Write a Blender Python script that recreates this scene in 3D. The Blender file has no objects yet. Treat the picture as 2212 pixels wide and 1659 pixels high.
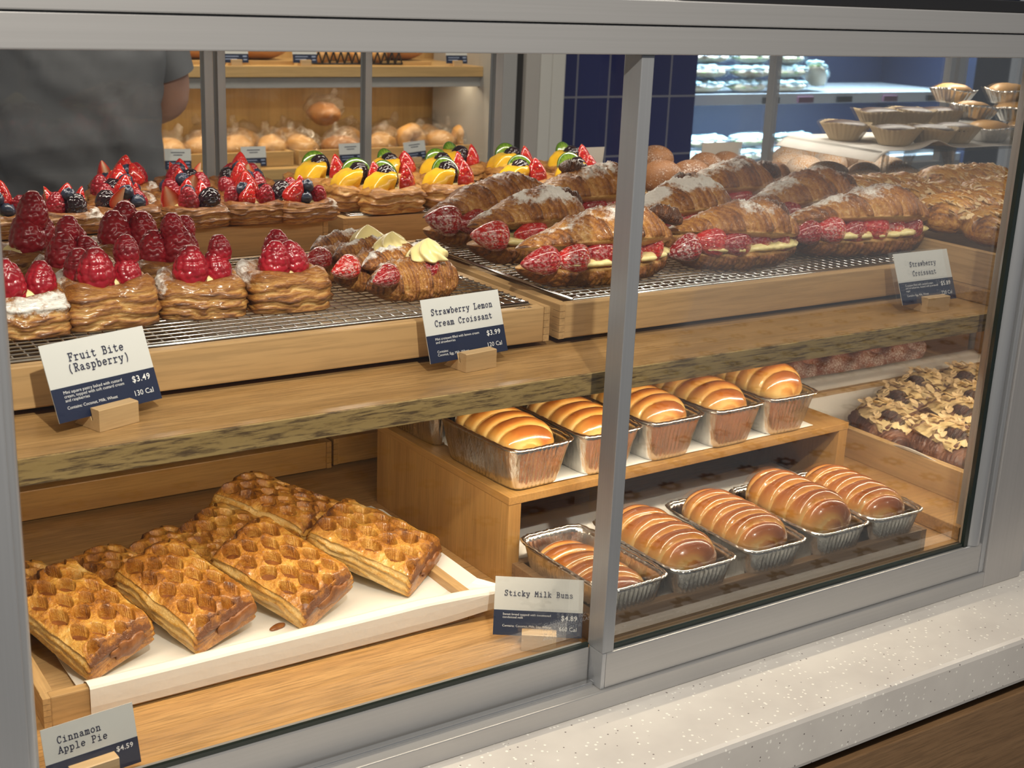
import bpy, bmesh, math, random
import numpy as np
from mathutils import Matrix, Vector
random.seed(7)
R = math.radians
S = bpy.context.scene
COL = S.collection

# ------------------------------------------------------------------ camera
cam_d = bpy.data.cameras.new('camera')
cam = bpy.data.objects.new('camera', cam_d); COL.objects.link(cam)
CR = ((0.8370, -0.5457, 0.0403), (0.1258, 0.2636, 0.9564), (0.5325, 0.7955, -0.2893))   # right, up, forward
rgt, upv, fwd = (Vector(v).normalized() for v in CR)
M = Matrix(((rgt.x, upv.x, -fwd.x, -0.7616), (rgt.y, upv.y, -fwd.y, -0.9508), (rgt.z, upv.z, -fwd.z, 0.6622), (0, 0, 0, 1)))
cam.matrix_world = M
cam_d.sensor_fit = 'HORIZONTAL'; cam_d.sensor_width = 36.0
cam_d.lens = 2859.35 / 2212 * 36.0
cam_d.clip_start = 0.02; cam_d.clip_end = 60
cam_d.dof.use_dof = True; cam_d.dof.focus_distance = 1.45; cam_d.dof.aperture_fstop = 16
S.camera = cam

# ------------------------------------------------------------------ world, lamps, exposure
S.view_settings.view_transform = 'Standard'
try: S.view_settings.look = 'None'
except Exception: pass
S.view_settings.exposure = 0.0; S.view_settings.gamma = 1.0; S.view_settings.use_curve_mapping = False
W = bpy.data.worlds.new('world'); S.world = W; W.use_nodes = True
bg = W.node_tree.nodes['Background']; bg.inputs[0].default_value = (0.95, 0.97, 1.0, 1); bg.inputs[1].default_value = 0.17
S.cycles.max_bounces = 7; S.cycles.diffuse_bounces = 3; S.cycles.glossy_bounces = 3
S.cycles.transmission_bounces = 4; S.cycles.transparent_max_bounces = 24
S.cycles.caustics_reflective = False; S.cycles.caustics_refractive = False
S.cycles.sample_clamp_indirect = 6.0
try:
    S.cycles.use_denoising = True; S.cycles.denoiser = 'OPENIMAGEDENOISE'
    S.cycles.use_adaptive_sampling = True; S.cycles.adaptive_threshold = 0.015
except Exception: pass

def spot(loc, target, power, color=(1, .93, .82), size=60, blend=.5, radius=.025):
    l = bpy.data.lights.new('ceiling_spot', 'SPOT'); l.energy = power; l.color = color
    l.spot_size = R(size); l.spot_blend = blend; l.shadow_soft_size = radius
    o = bpy.data.objects.new('ceiling_spot', l); COL.objects.link(o); o.location = loc
    o.rotation_euler = (Vector(target) - Vector(loc)).to_track_quat('-Z', 'Y').to_euler()
def strip(loc, rot, sx, sy, power, color):
    l = bpy.data.lights.new('led_strip_light', 'AREA'); l.shape = 'RECTANGLE'; l.size = sx; l.size_y = sy
    l.energy = power; l.color = color
    o = bpy.data.objects.new('led_strip_light', l); COL.objects.link(o); o.location = loc; o.rotation_euler = rot
WARM = (1.0, .84, .62); NEUT = (1.0, .91, .78)
spot((-.55, -1.15, 1.44), (0.05, .25, .25), 125, NEUT, 80, .6, .02)
spot((1.3, -1.5, 1.75), (.6, .3, .2), 12, NEUT, 70, .7)  # unseen extra spot, added for more glints
spot((-1.5, -.9, 1.7), (-.2, .3, .25), 5, NEUT, 60, .7)  # second added spot, out of view, also for glints
strip((0.38, .11, .2585), (R(28), 0, 0), 1.9, .012, 5.2, WARM)          # under the oak shelf
strip((0.35, .10, .602), (R(22), 0, 0), 1.9, .016, 2.6, NEUT)             # under the top beam
strip((0.5, .75, .602), (R(-8), 0, 0), 1.9, .02, 5.4, NEUT)
strip((1.10, 3.30, .333), (0, 0, 0), 1.5, .05, 3.6, (1, .8, .55))        # bread shelves
strip((1.10, 3.25, .80), (0, 0, 0), 1.5, .05, 6, (1, .8, .55))
strip((4.0, 3.62, .62), (R(10), 0, 0), 1.9, .05, 40, (.60, .82, 1.0))     # chilled cabinet
strip((4.0, 3.62, .155), (R(10), 0, 0), 1.9, .05, 36, (.60, .82, 1.0))
strip((0.6, 1.75, 1.9), (0, 0, 0), 2.6, .8, 42, NEUT)                     # unseen area light, added above the aisle to brighten the person

# ------------------------------------------------------------------ node helpers
class NT:
    def __init__(s, name):
        s.m = bpy.data.materials.new(name); s.m.use_nodes = True
        s.t = s.m.node_tree; s.t.nodes.clear()
        s.out = s.n('ShaderNodeOutputMaterial')
    def n(s, typ, **k):
        x = s.t.nodes.new(typ)
        for a, v in k.items(): setattr(x, a, v)
        return x
    def l(s, a, b): s.t.links.new(a, b)
    def setin(s, node, key, v):
        i = node.inputs[key]
        if hasattr(v, 'bl_idname') or hasattr(v, 'is_linked'): s.l(v, i)
        else: i.default_value = v
    def coord(s, scale=(1, 1, 1), loc=(0, 0, 0), kind='Object', rot=(0, 0, 0)):
        c = s.n('ShaderNodeTexCoord'); m = s.n('ShaderNodeMapping')
        m.inputs['Scale'].default_value = scale; m.inputs['Location'].default_value = loc; m.inputs['Rotation'].default_value = rot
        s.l(c.outputs[kind], m.inputs[0]); return m.outputs[0]
    def noise(s, vec, scale=5, detail=3, rough=.55, dist=0):
        x = s.n('ShaderNodeTexNoise'); s.l(vec, x.inputs['Vector'])
        x.inputs['Scale'].default_value = scale; x.inputs['Detail'].default_value = detail
        x.inputs['Roughness'].default_value = rough; x.inputs['Distortion'].default_value = dist
        return x.outputs[0]
    def voro(s, vec, scale=5, feat='F1', rnd=1):
        x = s.n('ShaderNodeTexVoronoi', feature=feat); s.l(vec, x.inputs['Vector']); x.inputs['Scale'].default_value = scale
        x.inputs['Randomness'].default_value = rnd
        return x.outputs[0]
    def ramp(s, fac, stops, interp='LINEAR'):
        r = s.n('ShaderNodeValToRGB'); s.l(fac, r.inputs[0]); cr = r.color_ramp; cr.interpolation = interp
        while len(cr.elements) < len(stops): cr.elements.new(.5)
        for e, (p, c) in zip(cr.elements, stops):
            e.position = p; e.color = (*c, 1) if len(c) == 3 else c
        return r.outputs[0]
    def math(s, op, a, b=0.0, clamp=False):
        x = s.n('ShaderNodeMath', operation=op, use_clamp=clamp)
        s.setin(x, 0, a); s.setin(x, 1, b); return x.outputs[0]
    def mix(s, fac, a, b, typ='MIX'):
        x = s.n('ShaderNodeMix', data_type='RGBA', blend_type=typ)
        s.setin(x, 0, fac)
        for k, v in ((6, a), (7, b)):
            if isinstance(v, tuple): x.inputs[k].default_value = (*v, 1) if len(v) == 3 else v
            else: s.l(v, x.inputs[k])
        return x.outputs[2]
    def attr(s, name):
        a = s.n('ShaderNodeAttribute', attribute_name=name); return a.outputs['Fac']
    def bump(s, h, strength=.3, dist=.002):
        b = s.n('ShaderNodeBump'); b.inputs['Strength'].default_value = strength; b.inputs['Distance'].default_value = dist
        s.l(h, b.inputs['Height']); return b.outputs[0]
    def pbsdf(s, color, rough=.5, metal=0, normal=None, coat=0, coatr=.1, sss=0, spec=.5, alpha=1, trans=0, sssr=(.01, .005, .003)):
        p = s.n('ShaderNodeBsdfPrincipled')
        if isinstance(color, tuple): p.inputs['Base Color'].default_value = (*color, 1)
        else: s.l(color, p.inputs['Base Color'])
        s.setin(p, 'Roughness', rough); p.inputs['Metallic'].default_value = metal
        p.inputs['Coat Weight'].default_value = coat; p.inputs['Coat Roughness'].default_value = coatr
        p.inputs['Specular IOR Level'].default_value = spec
        p.inputs['Transmission Weight'].default_value = trans
        if sss:
            p.inputs['Subsurface Weight'].default_value = sss; p.inputs['Subsurface Radius'].default_value = sssr
            p.inputs['Subsurface Scale'].default_value = 1.0
        if normal is not None: s.l(normal, p.inputs['Normal'])
        s.l(p.outputs[0], s.out.inputs[0]); return p
MATS = {}
def plain(name, col, rough=.5, metal=0, coat=0, bumpscale=0, spec=.5, sss=0):
    if name in MATS: return MATS[name]
    t = NT(name); nrm = None
    if bumpscale:
        nrm = t.bump(t.noise(t.coord(), bumpscale, 4), .25, .002)
    v = t.noise(t.coord(), 35, 3)
    c = t.mix(t.math('MULTIPLY', v, .22), col, tuple(x * .75 for x in col))
    t.pbsdf(c, rough, metal, nrm, coat, spec=spec, sss=sss); MATS[name] = t.m; return t.m

def wood(name, light, mid, dark, axis='x', fine=1.0, contrast=1.0, rough=.45, coat=.15):
    """timber whose grain runs along the given local axis"""
    t = NT(name)
    sc = {'x': (1.5, 30, 30), 'y': (30, 1.5, 30), 'z': (30, 30, 1.5)}[axis]
    sc = tuple(a * fine for a in sc)
    oi = t.n('ShaderNodeObjectInfo')
    add = t.n('ShaderNodeVectorMath', operation='ADD'); t.l(t.coord(sc), add.inputs[0])
    mul = t.n('ShaderNodeVectorMath', operation='SCALE'); mul.inputs['Scale'].default_value = 40
    cx = t.n('ShaderNodeCombineXYZ'); t.l(oi.outputs['Random'], cx.inputs[0]); t.l(oi.outputs['Random'], cx.inputs[1]); t.l(oi.outputs['Random'], cx.inputs[2])
    t.l(cx.outputs[0], mul.inputs[0]); t.l(mul.outputs[0], add.inputs[1])
    v = add.outputs[0]
    a = t.noise(v, 1.0, 3, .5); b = t.noise(v, 10.0, 4, .6)
    c = t.ramp(a, [(.25, dark), (.5, mid), (.78, light)])
    f = t.ramp(b, [(.38, (0, 0, 0)), (.56, (1, 1, 1))])
    c2 = t.mix(t.math('MULTIPLY', t.math('SUBTRACT', 1, f), .55 * contrast), c, tuple(x * .55 for x in mid))
    nrm = t.bump(b, .08, .001)
    t.pbsdf(c2, rough, 0, nrm, coat, .25); return t.m
BL, BM, BD = (.60, .40, .20), (.52, .33, .15), (.43, .26, .11)
WOODS = {a: wood('bamboo_' + a, BL, BM, BD, a, .8, .8) for a in 'xyz'}
OAK = wood('oak_top', (.50, .30, .125), (.43, .25, .095), (.33, .18, .065), 'x', 1.5, 1.35, .38, .25)
DECKM = wood('oak_deck', (.56, .33, .13), (.48, .27, .10), (.36, .19, .07), 'x', 1.3, 1.35, .42, .15)
WALN = wood('oak_front', (.30, .18, .09), (.25, .145, .07), (.17, .095, .045), 'x', 1.6, 1.0, .5, .1)
RISE = {a: wood('caramel_bamboo_' + a, (.50, .28, .09), (.44, .235, .07), (.35, .175, .05), a, 1.2, .7, .4, .2) for a in 'xyz'}
WARMWD = wood('honey_panel', (.62, .35, .12), (.56, .30, .10), (.50, .26, .085), 'y', .6, .4)
def _edge():
    t = NT('oak_edge_band')
    v = t.coord((20, 1, 230)); a = t.noise(v, 1.2, 6, .72)
    v2 = t.coord((2, 1, 30)); b = t.noise(v2, 1, 2)
    c = t.ramp(b, [(.3, (.42, .28, .105)), (.7, (.56, .39, .165))])
    c2 = t.mix(t.ramp(a, [(.40, (1, 1, 1)), (.52, (0, 0, 0))]), c, (.13, .08, .04))
    t.pbsdf(c2, .5, 0, t.bump(a, .2, .001)); return t.m
EDGE = _edge()
def _alu(name, col, rough=.35, axis='x', metal=.55):
    t = NT(name); sc = {'x': (3, 400, 400), 'z': (400, 400, 3), 'y': (400, 3, 400)}[axis]
    a = t.noise(t.coord(sc), 1, 2)
    c = t.mix(a, tuple(x * .93 for x in col), tuple(min(1, x * 1.07) for x in col))
    t.pbsdf(c, rough, metal, t.bump(a, .03, .0005)); return t.m
ALUX = _alu('satin_aluminium_x', (.43, .43, .435)); ALUZ = _alu('satin_aluminium_z', (.42, .435, .46), .32, 'z')
ALUB = _alu('polished_aluminium', (.62, .63, .64), .2, 'x', .9)
def _glass(name, tint=(1, 1, 1), rough=.0, refl=1.0, trans=(.97, .98, .975)):
    t = NT(name)
    tr = t.n('ShaderNodeBsdfTransparent'); tr.inputs[0].default_value = (*trans, 1)
    gl = t.n('ShaderNodeBsdfGlossy'); gl.inputs['Roughness'].default_value = rough; gl.inputs[0].default_value = (*tint, 1)
    fr = t.n('ShaderNodeFresnel'); fr.inputs[0].default_value = 1.46
    mx = t.n('ShaderNodeMixShader'); t.l(t.math('MULTIPLY', fr.outputs[0], refl), mx.inputs[0])
    t.l(tr.outputs[0], mx.inputs[1]); t.l(gl.outputs[0], mx.inputs[2]); t.l(mx.outputs[0], t.out.inputs[0]); return t.m
GLASS = _glass('clear_pane_glass', refl=.38); ACRYL = _glass('clear_acrylic', refl=.7, trans=(.90, .90, .89))
GEDGE = plain('dark_glass_edge', (.012, .02, .018), .2)
def _film():
    t = NT('crinkled_clear_film')
    nz = t.noise(t.coord(), 45, 4, .6, 1.5); nb = t.bump(nz, 1.0, .012)
    tr = t.n('ShaderNodeBsdfTransparent'); gl = t.n('ShaderNodeBsdfGlossy'); gl.inputs['Roughness'].default_value = .08
    t.l(nb, gl.inputs['Normal'])
    lw = t.n('ShaderNodeLayerWeight'); lw.inputs[0].default_value = .25; t.l(nb, lw.inputs['Normal'])
    mx = t.n('ShaderNodeMixShader'); t.l(t.math('ADD', t.math('MULTIPLY', lw.outputs['Facing'], .35), .08), mx.inputs[0])
    t.l(tr.outputs[0], mx.inputs[1]); t.l(gl.outputs[0], mx.inputs[2]); t.l(mx.outputs[0], t.out.inputs[0]); return t.m
FILM = _film()
def _foil():
    t = NT('crinkled_foil'); a = t.noise(t.coord((40, 40, 9)), 2.4, 5, .65, .8)
    c = t.ramp(a, [(.3, (.70, .69, .66)), (.7, (.92, .91, .88))])
    t.pbsdf(c, .2, 1.0, t.bump(a, .5, .003)); return t.m
FOIL = _foil()
def _etch():
    t = NT('etched_frost'); a = t.n('ShaderNodeBsdfTransparent'); d = t.n('ShaderNodeBsdfDiffuse'); d.inputs[0].default_value = (.5, .52, .54, 1)
    mx = t.n('ShaderNodeMixShader'); mx.inputs[0].default_value = .33; t.l(a.outputs[0], mx.inputs[1]); t.l(d.outputs[0], mx.inputs[2]); t.l(mx.outputs[0], t.out.inputs[0]); return t.m
ETCH = _etch()
RIMM = plain('foil_rim', (.86, .85, .82), .22, 1.0, bumpscale=120)
CHROME = plain('chrome_wire', (.80, .79, .76), .16, 1.0)
BLACKM = plain('black_plastic', (.012, .012, .014), .35)
DARK = plain('shadow_gap_black', (.018, .015, .013), .7)
PAPER = plain('parchment_paper', (.82, .79, .75), .65, bumpscale=60)
KRAFT = plain('paper_baking_cup', (.42, .32, .19), .7)
WHITEC = plain('white_card', (.66, .66, .64), .4, coat=.25)
NAVY = plain('navy_print', (.005, .012, .045), .5)
INK = plain('navy_ink', (.018, .022, .06), .6); WINK = plain('white_ink', (.82, .82, .82), .6)
BLOCKM = {a: wood('beech_block_' + a, (.62, .42, .22), (.57, .38, .19), (.51, .33, .16), a, 1.6, .35) for a in 'x'}['x']
def _terrazzo():
    t = NT('speckled_solid_surface'); v = t.coord()
    n = t.noise(v, 9, 4, .6)
    c = t.ramp(n, [(.3, (.60, .57, .54)), (.7, (.72, .69, .65))])
    w = t.voro(v, 150); k = t.n('ShaderNodeTexWhiteNoise')
    vc = t.n('ShaderNodeTexVoronoi'); t.l(v, vc.inputs['Vector']); vc.inputs['Scale'].default_value = 230
    sep = t.n('ShaderNodeSeparateColor'); t.l(vc.outputs['Color'], sep.inputs[0])
    small = t.math('LESS_THAN', vc.outputs['Distance'], .33)
    isw = t.math('MULTIPLY', small, t.math('GREATER_THAN', sep.outputs[0], .86))
    isd = t.math('MULTIPLY', t.math('LESS_THAN', vc.outputs['Distance'], .22), t.math('LESS_THAN', sep.outputs[0], .06))
    c = t.mix(isw, c, (.92, .90, .84)); c = t.mix(isd, c, (.18, .15, .15))
    t.pbsdf(c, .38, 0, None, .1); return t.m
TERR = _terrazzo()
def _tile():
    t = NT('navy_glazed_tile')
    b = t.n('ShaderNodeTexBrick'); t.l(t.coord((1, 1, 1), rot=(R(90), 0, 0)), b.inputs['Vector'])
    b.offset = 0; b.inputs['Color1'].default_value = (.012, .014, .085, 1); b.inputs['Color2'].default_value = (.016, .02, .11, 1)
    b.inputs['Mortar'].default_value = (.22, .21, .24, 1); b.inputs['Scale'].default_value = 1
    b.inputs['Mortar Size'].default_value = .004; b.inputs['Brick Width'].default_value = .16; b.inputs['Row Height'].default_value = .24
    t.pbsdf(b.outputs[0], .12, 0, t.bump(t.noise(t.coord(), 9, 2), .15, .01)); return t.m
TILE = _tile()
def _floor():
    t = NT('patterned_floor_tile'); v = t.coord()
    fr = t.n('ShaderNodeVectorMath', operation='FRACTION'); m = t.n('ShaderNodeVectorMath', operation='SCALE'); m.inputs['Scale'].default_value = 5.4
    t.l(v, m.inputs[0]); t.l(m.outputs[0], fr.inputs[0])
    sub = t.n('ShaderNodeVectorMath', operation='SUBTRACT'); t.l(fr.outputs[0], sub.inputs[0]); sub.inputs[1].default_value = (.5, .5, 0)
    sp = t.n('ShaderNodeSeparateXYZ'); t.l(sub.outputs[0], sp.inputs[0])
    r = t.math('SQRT', t.math('ADD', t.math('MULTIPLY', sp.outputs[0], sp.outputs[0]), t.math('MULTIPLY', sp.outputs[1], sp.outputs[1])))
    th = t.math('ARCTAN2', sp.outputs[0], sp.outputs[1])
    pet = t.math('ADD', .22, t.math('MULTIPLY', t.math('COSINE', t.math('MULTIPLY', th, 8)), .04))
    on = t.math('MULTIPLY', t.math('LESS_THAN', r, pet), t.math('GREATER_THAN', r, .09))
    t.pbsdf(t.mix(on, (.50, .48, .47), (.05, .035, .03)), .4); return t.m
FLOORM = _floor()
OFFW = plain('off_white_laminate', (.56, .54, .50), .5); GREYP = plain('grey_post_paint', (.33, .32, .31), .45)

# ------------------------------------------------------------------ mesh helpers
def vnoise(P, seed=0):
    P = np.asarray(P, float); I = np.floor(P).astype(np.int64); F = P - I; F = F * F * (3 - 2 * F)
    def h(i, j, k):
        n = (i * 73856093) ^ (j * 19349663) ^ (k * 83492791) ^ (seed * 2654435)
        n = (n ^ (n >> 13)) * 1274126177; n = n & 0x7fffffff
        n = (n ^ (n >> 16)) * 668265263 & 0x7fffffff
        return n / 0x7fffffff
    out = 0
    for a in (0, 1):
        for b in (0, 1):
            for c in (0, 1):
                w = (F[..., 0] if a else 1 - F[..., 0]) * (F[..., 1] if b else 1 - F[..., 1]) * (F[..., 2] if c else 1 - F[..., 2])
                out = out + w * h(I[..., 0] + a, I[..., 1] + b, I[..., 2] + c)
    return out
def fbm(P, sc=1.0, o=3, seed=0):
    P = np.asarray(P, float) * sc; s = 0; a = 1; tot = 0
    for i in range(o):
        s = s + a * vnoise(P, seed + i * 17); tot += a; a *= .5; P = P * 2.03
    return s / tot
def link(o, parent=None):
    COL.objects.link(o)
    if parent is not None: o.parent = parent
    return o
def mk(name, V, F, mat, parent=None, smooth=True, attrs=None, fmat=None):
    me = bpy.data.meshes.new(name); me.from_pydata([tuple(v) for v in V], [], [tuple(int(i) for i in f) for f in F]); me.update()
    for m in (mat if isinstance(mat, (list, tuple)) else [mat]): me.materials.append(m)
    if smooth: me.polygons.foreach_set('use_smooth', [True] * len(me.polygons))
    if fmat is not None: me.polygons.foreach_set('material_index', [int(x) for x in fmat])
    for k, a in (attrs or {}).items():
        at = me.attributes.new(k, 'FLOAT', 'POINT'); at.data.foreach_set('value', np.asarray(a, float).ravel())
    return link(bpy.data.objects.new(name, me), parent)
def gridfaces(nu, nv, closeu=True, off=0):
    """vertex index = j*nu+i, i around"""
    f = []; n = nu if closeu else nu - 1
    for j in range(nv - 1):
        for i in range(n):
            a = j * nu + i; b = j * nu + (i + 1) % nu
            f.append((a + off, b + off, b + nu + off, a + nu + off))
    return f
def surf(name, X, Y, Z, mat, parent=None, closeu=True, cap=True, attrs=None, smooth=True):
    nv, nu = X.shape; V = np.stack([X, Y, Z], -1).reshape(-1, 3); F = gridfaces(nu, nv, closeu)
    if cap and closeu:
        F.append(tuple(range(nu - 1, -1, -1))); F.append(tuple(range((nv - 1) * nu, nv * nu)))
    return mk(name, V, F, mat, parent, smooth, {k: a.reshape(-1) for k, a in (attrs or {}).items()})
class MB:
    def __init__(s): s.bm = bmesh.new(); s.mi = 0
    def box(s, x0, x1, y0, y1, z0, z1, bev=0, rot=None, org=None):
        r = bmesh.ops.create_cube(s.bm, size=1, matrix=Matrix.Translation(((x0 + x1) / 2, (y0 + y1) / 2, (z0 + z1) / 2)) @ Matrix.Diagonal((abs(x1 - x0), abs(y1 - y0), abs(z1 - z0), 1)))
        vs = r['verts']; fs = list({f for v in vs for f in v.link_faces})
        for f in fs: f.material_index = s.mi
        if bev:
            es = list({e for v in vs for e in v.link_edges})
            q = bmesh.ops.bevel(s.bm, geom=es, offset=bev, segments=2, profile=.6, affect='EDGES')
            vs = [v for v in q['verts']]
            for f in q['faces']: f.material_index = s.mi
        if rot is not None: bmesh.ops.transform(s.bm, matrix=rot, verts=list(set(vs)) if not bev else list({v for f in s.bm.faces for v in f.verts}))
        return s
    def tube(s, p, q, r, n=8):
        p, q = Vector(p), Vector(q); d = q - p
        bmesh.ops.create_cone(s.bm, cap_ends=True, segments=n, radius1=r, radius2=r, depth=d.length,
            matrix=Matrix.Translation((p + q) / 2) @ d.to_track_quat('Z', 'Y').to_matrix().to_4x4()); return s
    def build(s, name, mat, parent=None, smooth=False):
        me = bpy.data.meshes.new(name); s.bm.to_mesh(me); s.bm.free()
        for m in (mat if isinstance(mat, (list, tuple)) else [mat]): me.materials.append(m)
        if smooth: me.polygons.foreach_set('use_smooth', [True] * len(me.polygons))
        return link(bpy.data.objects.new(name, me), parent)
def box(name, x0, x1, y0, y1, z0, z1, mat, parent=None, bev=.0015):
    return MB().box(x0, x1, y0, y1, z0, z1, bev).build(name, mat, parent)
def wires(name, segs, r, mat, parent=None, n=5):
    """many straight wires in one mesh (numpy, quick)"""
    V, F = [], []
    for p, q in segs:
        p, q = np.array(p, float), np.array(q, float); d = q - p; d /= np.linalg.norm(d)
        a = np.cross(d, (0, 0, 1) if abs(d[2]) < .9 else (1, 0, 0)); a /= np.linalg.norm(a); b = np.cross(d, a); o = len(V)
        for c in (p, q):
            for k in range(n):
                t = 2 * math.pi * k / n; V.append(c + r * (math.cos(t) * a + math.sin(t) * b))
        for k in range(n): F.append((o + k, o + (k + 1) % n, o + n + (k + 1) % n, o + n + k))
        F.append(tuple(o + k for k in range(n))[::-1]); F.append(tuple(o + n + k for k in range(n)))
    return mk(name, V, F, mat, parent)
def tag(o, label=None, cat=None, group=None, kind=None):
    if label: o['label'] = label
    if cat: o['category'] = cat
    if group: o['group'] = group
    if kind: o['kind'] = kind
    return o
def thing(name, loc=(0, 0, 0), rot=(0, 0, 0), label=None, cat=None, group=None, scale=1):
    o = bpy.data.objects.new(name, None); COL.objects.link(o); o.empty_display_size = .02
    o.location = loc; o.rotation_euler = rot; o.scale = (scale,) * 3 if not hasattr(scale, '__len__') else scale
    return tag(o, label, cat, group)
KIDS = {}
def dup(o, parent=None):
    c = o.copy(); COL.objects.link(c)
    if parent is not None: c.parent = parent
    for ch in list(o.children): dup(ch, c)
    return c
def place(o, loc, rot=(0, 0, 0), scale=1, label=None, group=None, cat=None):
    o.location = loc; o.rotation_euler = rot if hasattr(rot, '__len__') else (0, 0, rot)
    o.scale = (scale,) * 3 if not hasattr(scale, '__len__') else scale
    return tag(o, label, cat, group)
class Proto:
    """first use moves the built thing itself, later uses copy it"""
    def __init__(s, root): s.root = root; s.used = False
    def __call__(s, *a, **k):
        o = s.root if not s.used else dup(s.root); s.used = True
        return place(o, *a, **k)

# ================================================================== the setting
tag(box('floor', -4, 7, -4, 6, -1.05, -1.0, FLOORM, bev=0), kind='structure')
tag(box('wall_back', -2.2, 2.34, 3.70, 3.8, -1, 1.6, OFFW, bev=0), kind='structure')
tag(box('wall_tiled', 2.34, 3.02, 3.40, 3.8, -1, 1.6, TILE, bev=0), kind='structure')
tag(box('wall_right', 3.0, 6.5, 4.45, 4.6, -1, 2.0, plain('dark_navy_wall', (.012, .018, .05), .5), bev=0), kind='structure')
colm = thing('wall_column', (1.99, 3.16, -1), label='off-white panelled column between the bread shelves and blue tiles', cat='column')
box('face_panel', -.155, -.075, -.06, .4, 0, 2.6, GREYP, colm)
box('dark_recess', -.075, -.035, -.04, .4, 0, 2.6, DARK, colm)
box('grey_face_panel', -.035, .026, -.06, .4, 0, 2.6, plain('warm_grey_laminate', (.40, .37, .34), .5), colm)
box('face_panel', .028, .078, -.06, .4, 0, 2.6, OFFW, colm)
box('face_panel', .080, .137, -.06, .4, 0, 2.6, OFFW, colm)

# ------------------------------------------------------------------ display case
case = thing('display_case', (0, 0, -.05), label='long glass-fronted pastry display case with satin aluminium frame', cat='display case')
def cpart(name, x0, x1, y0, y1, z0, z1, m, bev=.0012, p=None):
    return box(name, x0, x1, y0, y1, z0 + .05, z1 + .05, m, p or case, bev)
cpart('deck', -.62, 1.40, .036, 1.14, -.022, 0, DECKM, 0)
cpart('top_rail', -.66, 1.2, -.004, .05, .6065, .6318, ALUX)
cpart('upper_top_rail', -.66, 1.2, -.007, .05, .6325, .6538, ALUX)
cpart('black_top_gasket', .05, 1.2, .004, .05, .6538, .6665, BLACKM)
cpart('base_rail', -.66, .607, -.004, .030, -.0505, -.0292, ALUX)
cpart('sliding_track', -.60, .0, .012, .020, -.034, -.026, ALUB)
cpart('roof_panel', -.66, 1.40, .05, 1.15, .622, .640, OFFW)
cpart('corner_post', .607, .681, -.004, .05, -.0505, .6065, _alu('post_aluminium', (.46, .45, .45), .42, 'z'))
cpart('post_trim', .682, .80, .004, .05, -.0505, .6065, ALUZ)
cpart('jamb_strip', .5985, .6065, -.001, .03, -.0292, .6065, ALUZ)
cpart('corner_post', -.66, -.5640, -.004, .05, -.0505, .6065, ALUZ)
cpart('end_panel', 1.38, 1.40, .03, 1.14, 0, .262, WARMWD)
cpart('end_panel', -.66, -.62, .05, 1.14, -.02, .62, OFFW)
cpart('back_panel', -.62, 1.38, 1.13, 1.15, 0, .262, WARMWD)
for x0, x1 in ((.019, .034), (.041, .055), (.308, .321), (.574, .590), (1.272, 1.290), (1.832, 1.848), (1.862, 1.892)):
    cpart('rear_mullion', x0, x1, 1.14, 1.16, .26, .62, ALUZ)
cpart('rear_sill', -.62, 1.9, 1.135, 1.165, .262, .30, ALUX)
cpart('rear_top_rail', -.62, 1.9, 1.135, 1.165, .59, .622, ALUX)
for x0, x1 in ((-.60, .019), (.055, .308), (.321, .574)):
    cpart('rear_glass_pane', x0, x1, 1.148, 1.152, .30, .59, GLASS, 0)
# fixed-side and sliding glass doors
def door(name, x0, x1, y, label, zb, zr, stile_left):
    d = thing(name, (x0, y, -.03), label=label, cat='sliding door'); w = x1 - x0; z = .03
    box('bottom_rail', 0 if not stile_left else .0052, w, 0, .016, zb + z, zr + z, ALUX, d)
    if stile_left:
        box('end_cap', 0, .005, 0, .024, zb + z, zr + z, ALUZ, d, .0008)
        box('stile', 0, .0145, 0.0006, .026, zr + z + .0002, .6065 + z, _alu('mullion_aluminium', (.36, .375, .40), .35, 'z'), d, .001)
        V = [];
        r = .0125; cx = w - .0135
        for zz in (zr + z + .0003, .6065 + z):
            for k in range(20): V.append((cx + r * math.cos(k * math.pi / 10), .010 + r * math.sin(k * math.pi / 10), zz))
        mk('round_stile', V, gridfaces(20, 2), ALUZ, d)
        box('glass_pane', .0145, w - .027, .009, .013, zr + z, .6065 + z, GLASS, d, 0)
        box('gasket', .0146, w - .033, .0045, .0085, zr + z, zr + z + .0042, GEDGE, d, 0)
        box('gasket', w - .033, w - .026, .003, .0085, zr + z, .6065 + z, GEDGE, d, 0)
    else:
        V = []; r = .0065
        for zz in (zr + z + .0003, .6065 + z):
            for k in range(20): V.append((.0075 + r * math.cos(k * math.pi / 10), .008 + r * math.sin(k * math.pi / 10), zz))
        mk('round_stile', V, gridfaces(20, 2), ALUZ, d)
        g = box('glass_pane', .0145, w + .010, .006, .010, zr + z, .6065 + z, GLASS, d, 0)
        box('gasket', .0145, w, .0015, .0055, zr + z, zr + z + .0042, GEDGE, d, 0)
    return d
doorR = door('sliding_door', 0.0, .5985, .0, 'right-hand sliding glass door with aluminium mullion and deep bottom rail', -.029, .0112, True)
doorL = door('sliding_door', -.5640, -.0005, .022, 'left-hand sliding glass door set back behind the mullion', -.034, .0095, False)

# ------------------------------------------------------------------ counter below the case
cnt = thing('counter', (0, 0, -1.0), label='speckled pale stone ledge over an oak counter front', cat='counter')
MB().box(-1.6, 1.9, -.119, .20, .8875, .9490, .006).build('stone_ledge', TERR, cnt)
box('shadow_gap', -1.6, 1.9, -.096, .2, .868, .8870, DARK, cnt, 0)
box('front_panel', -1.6, 1.9, -.112, .2, .0, .8675, WALN, cnt)

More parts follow.
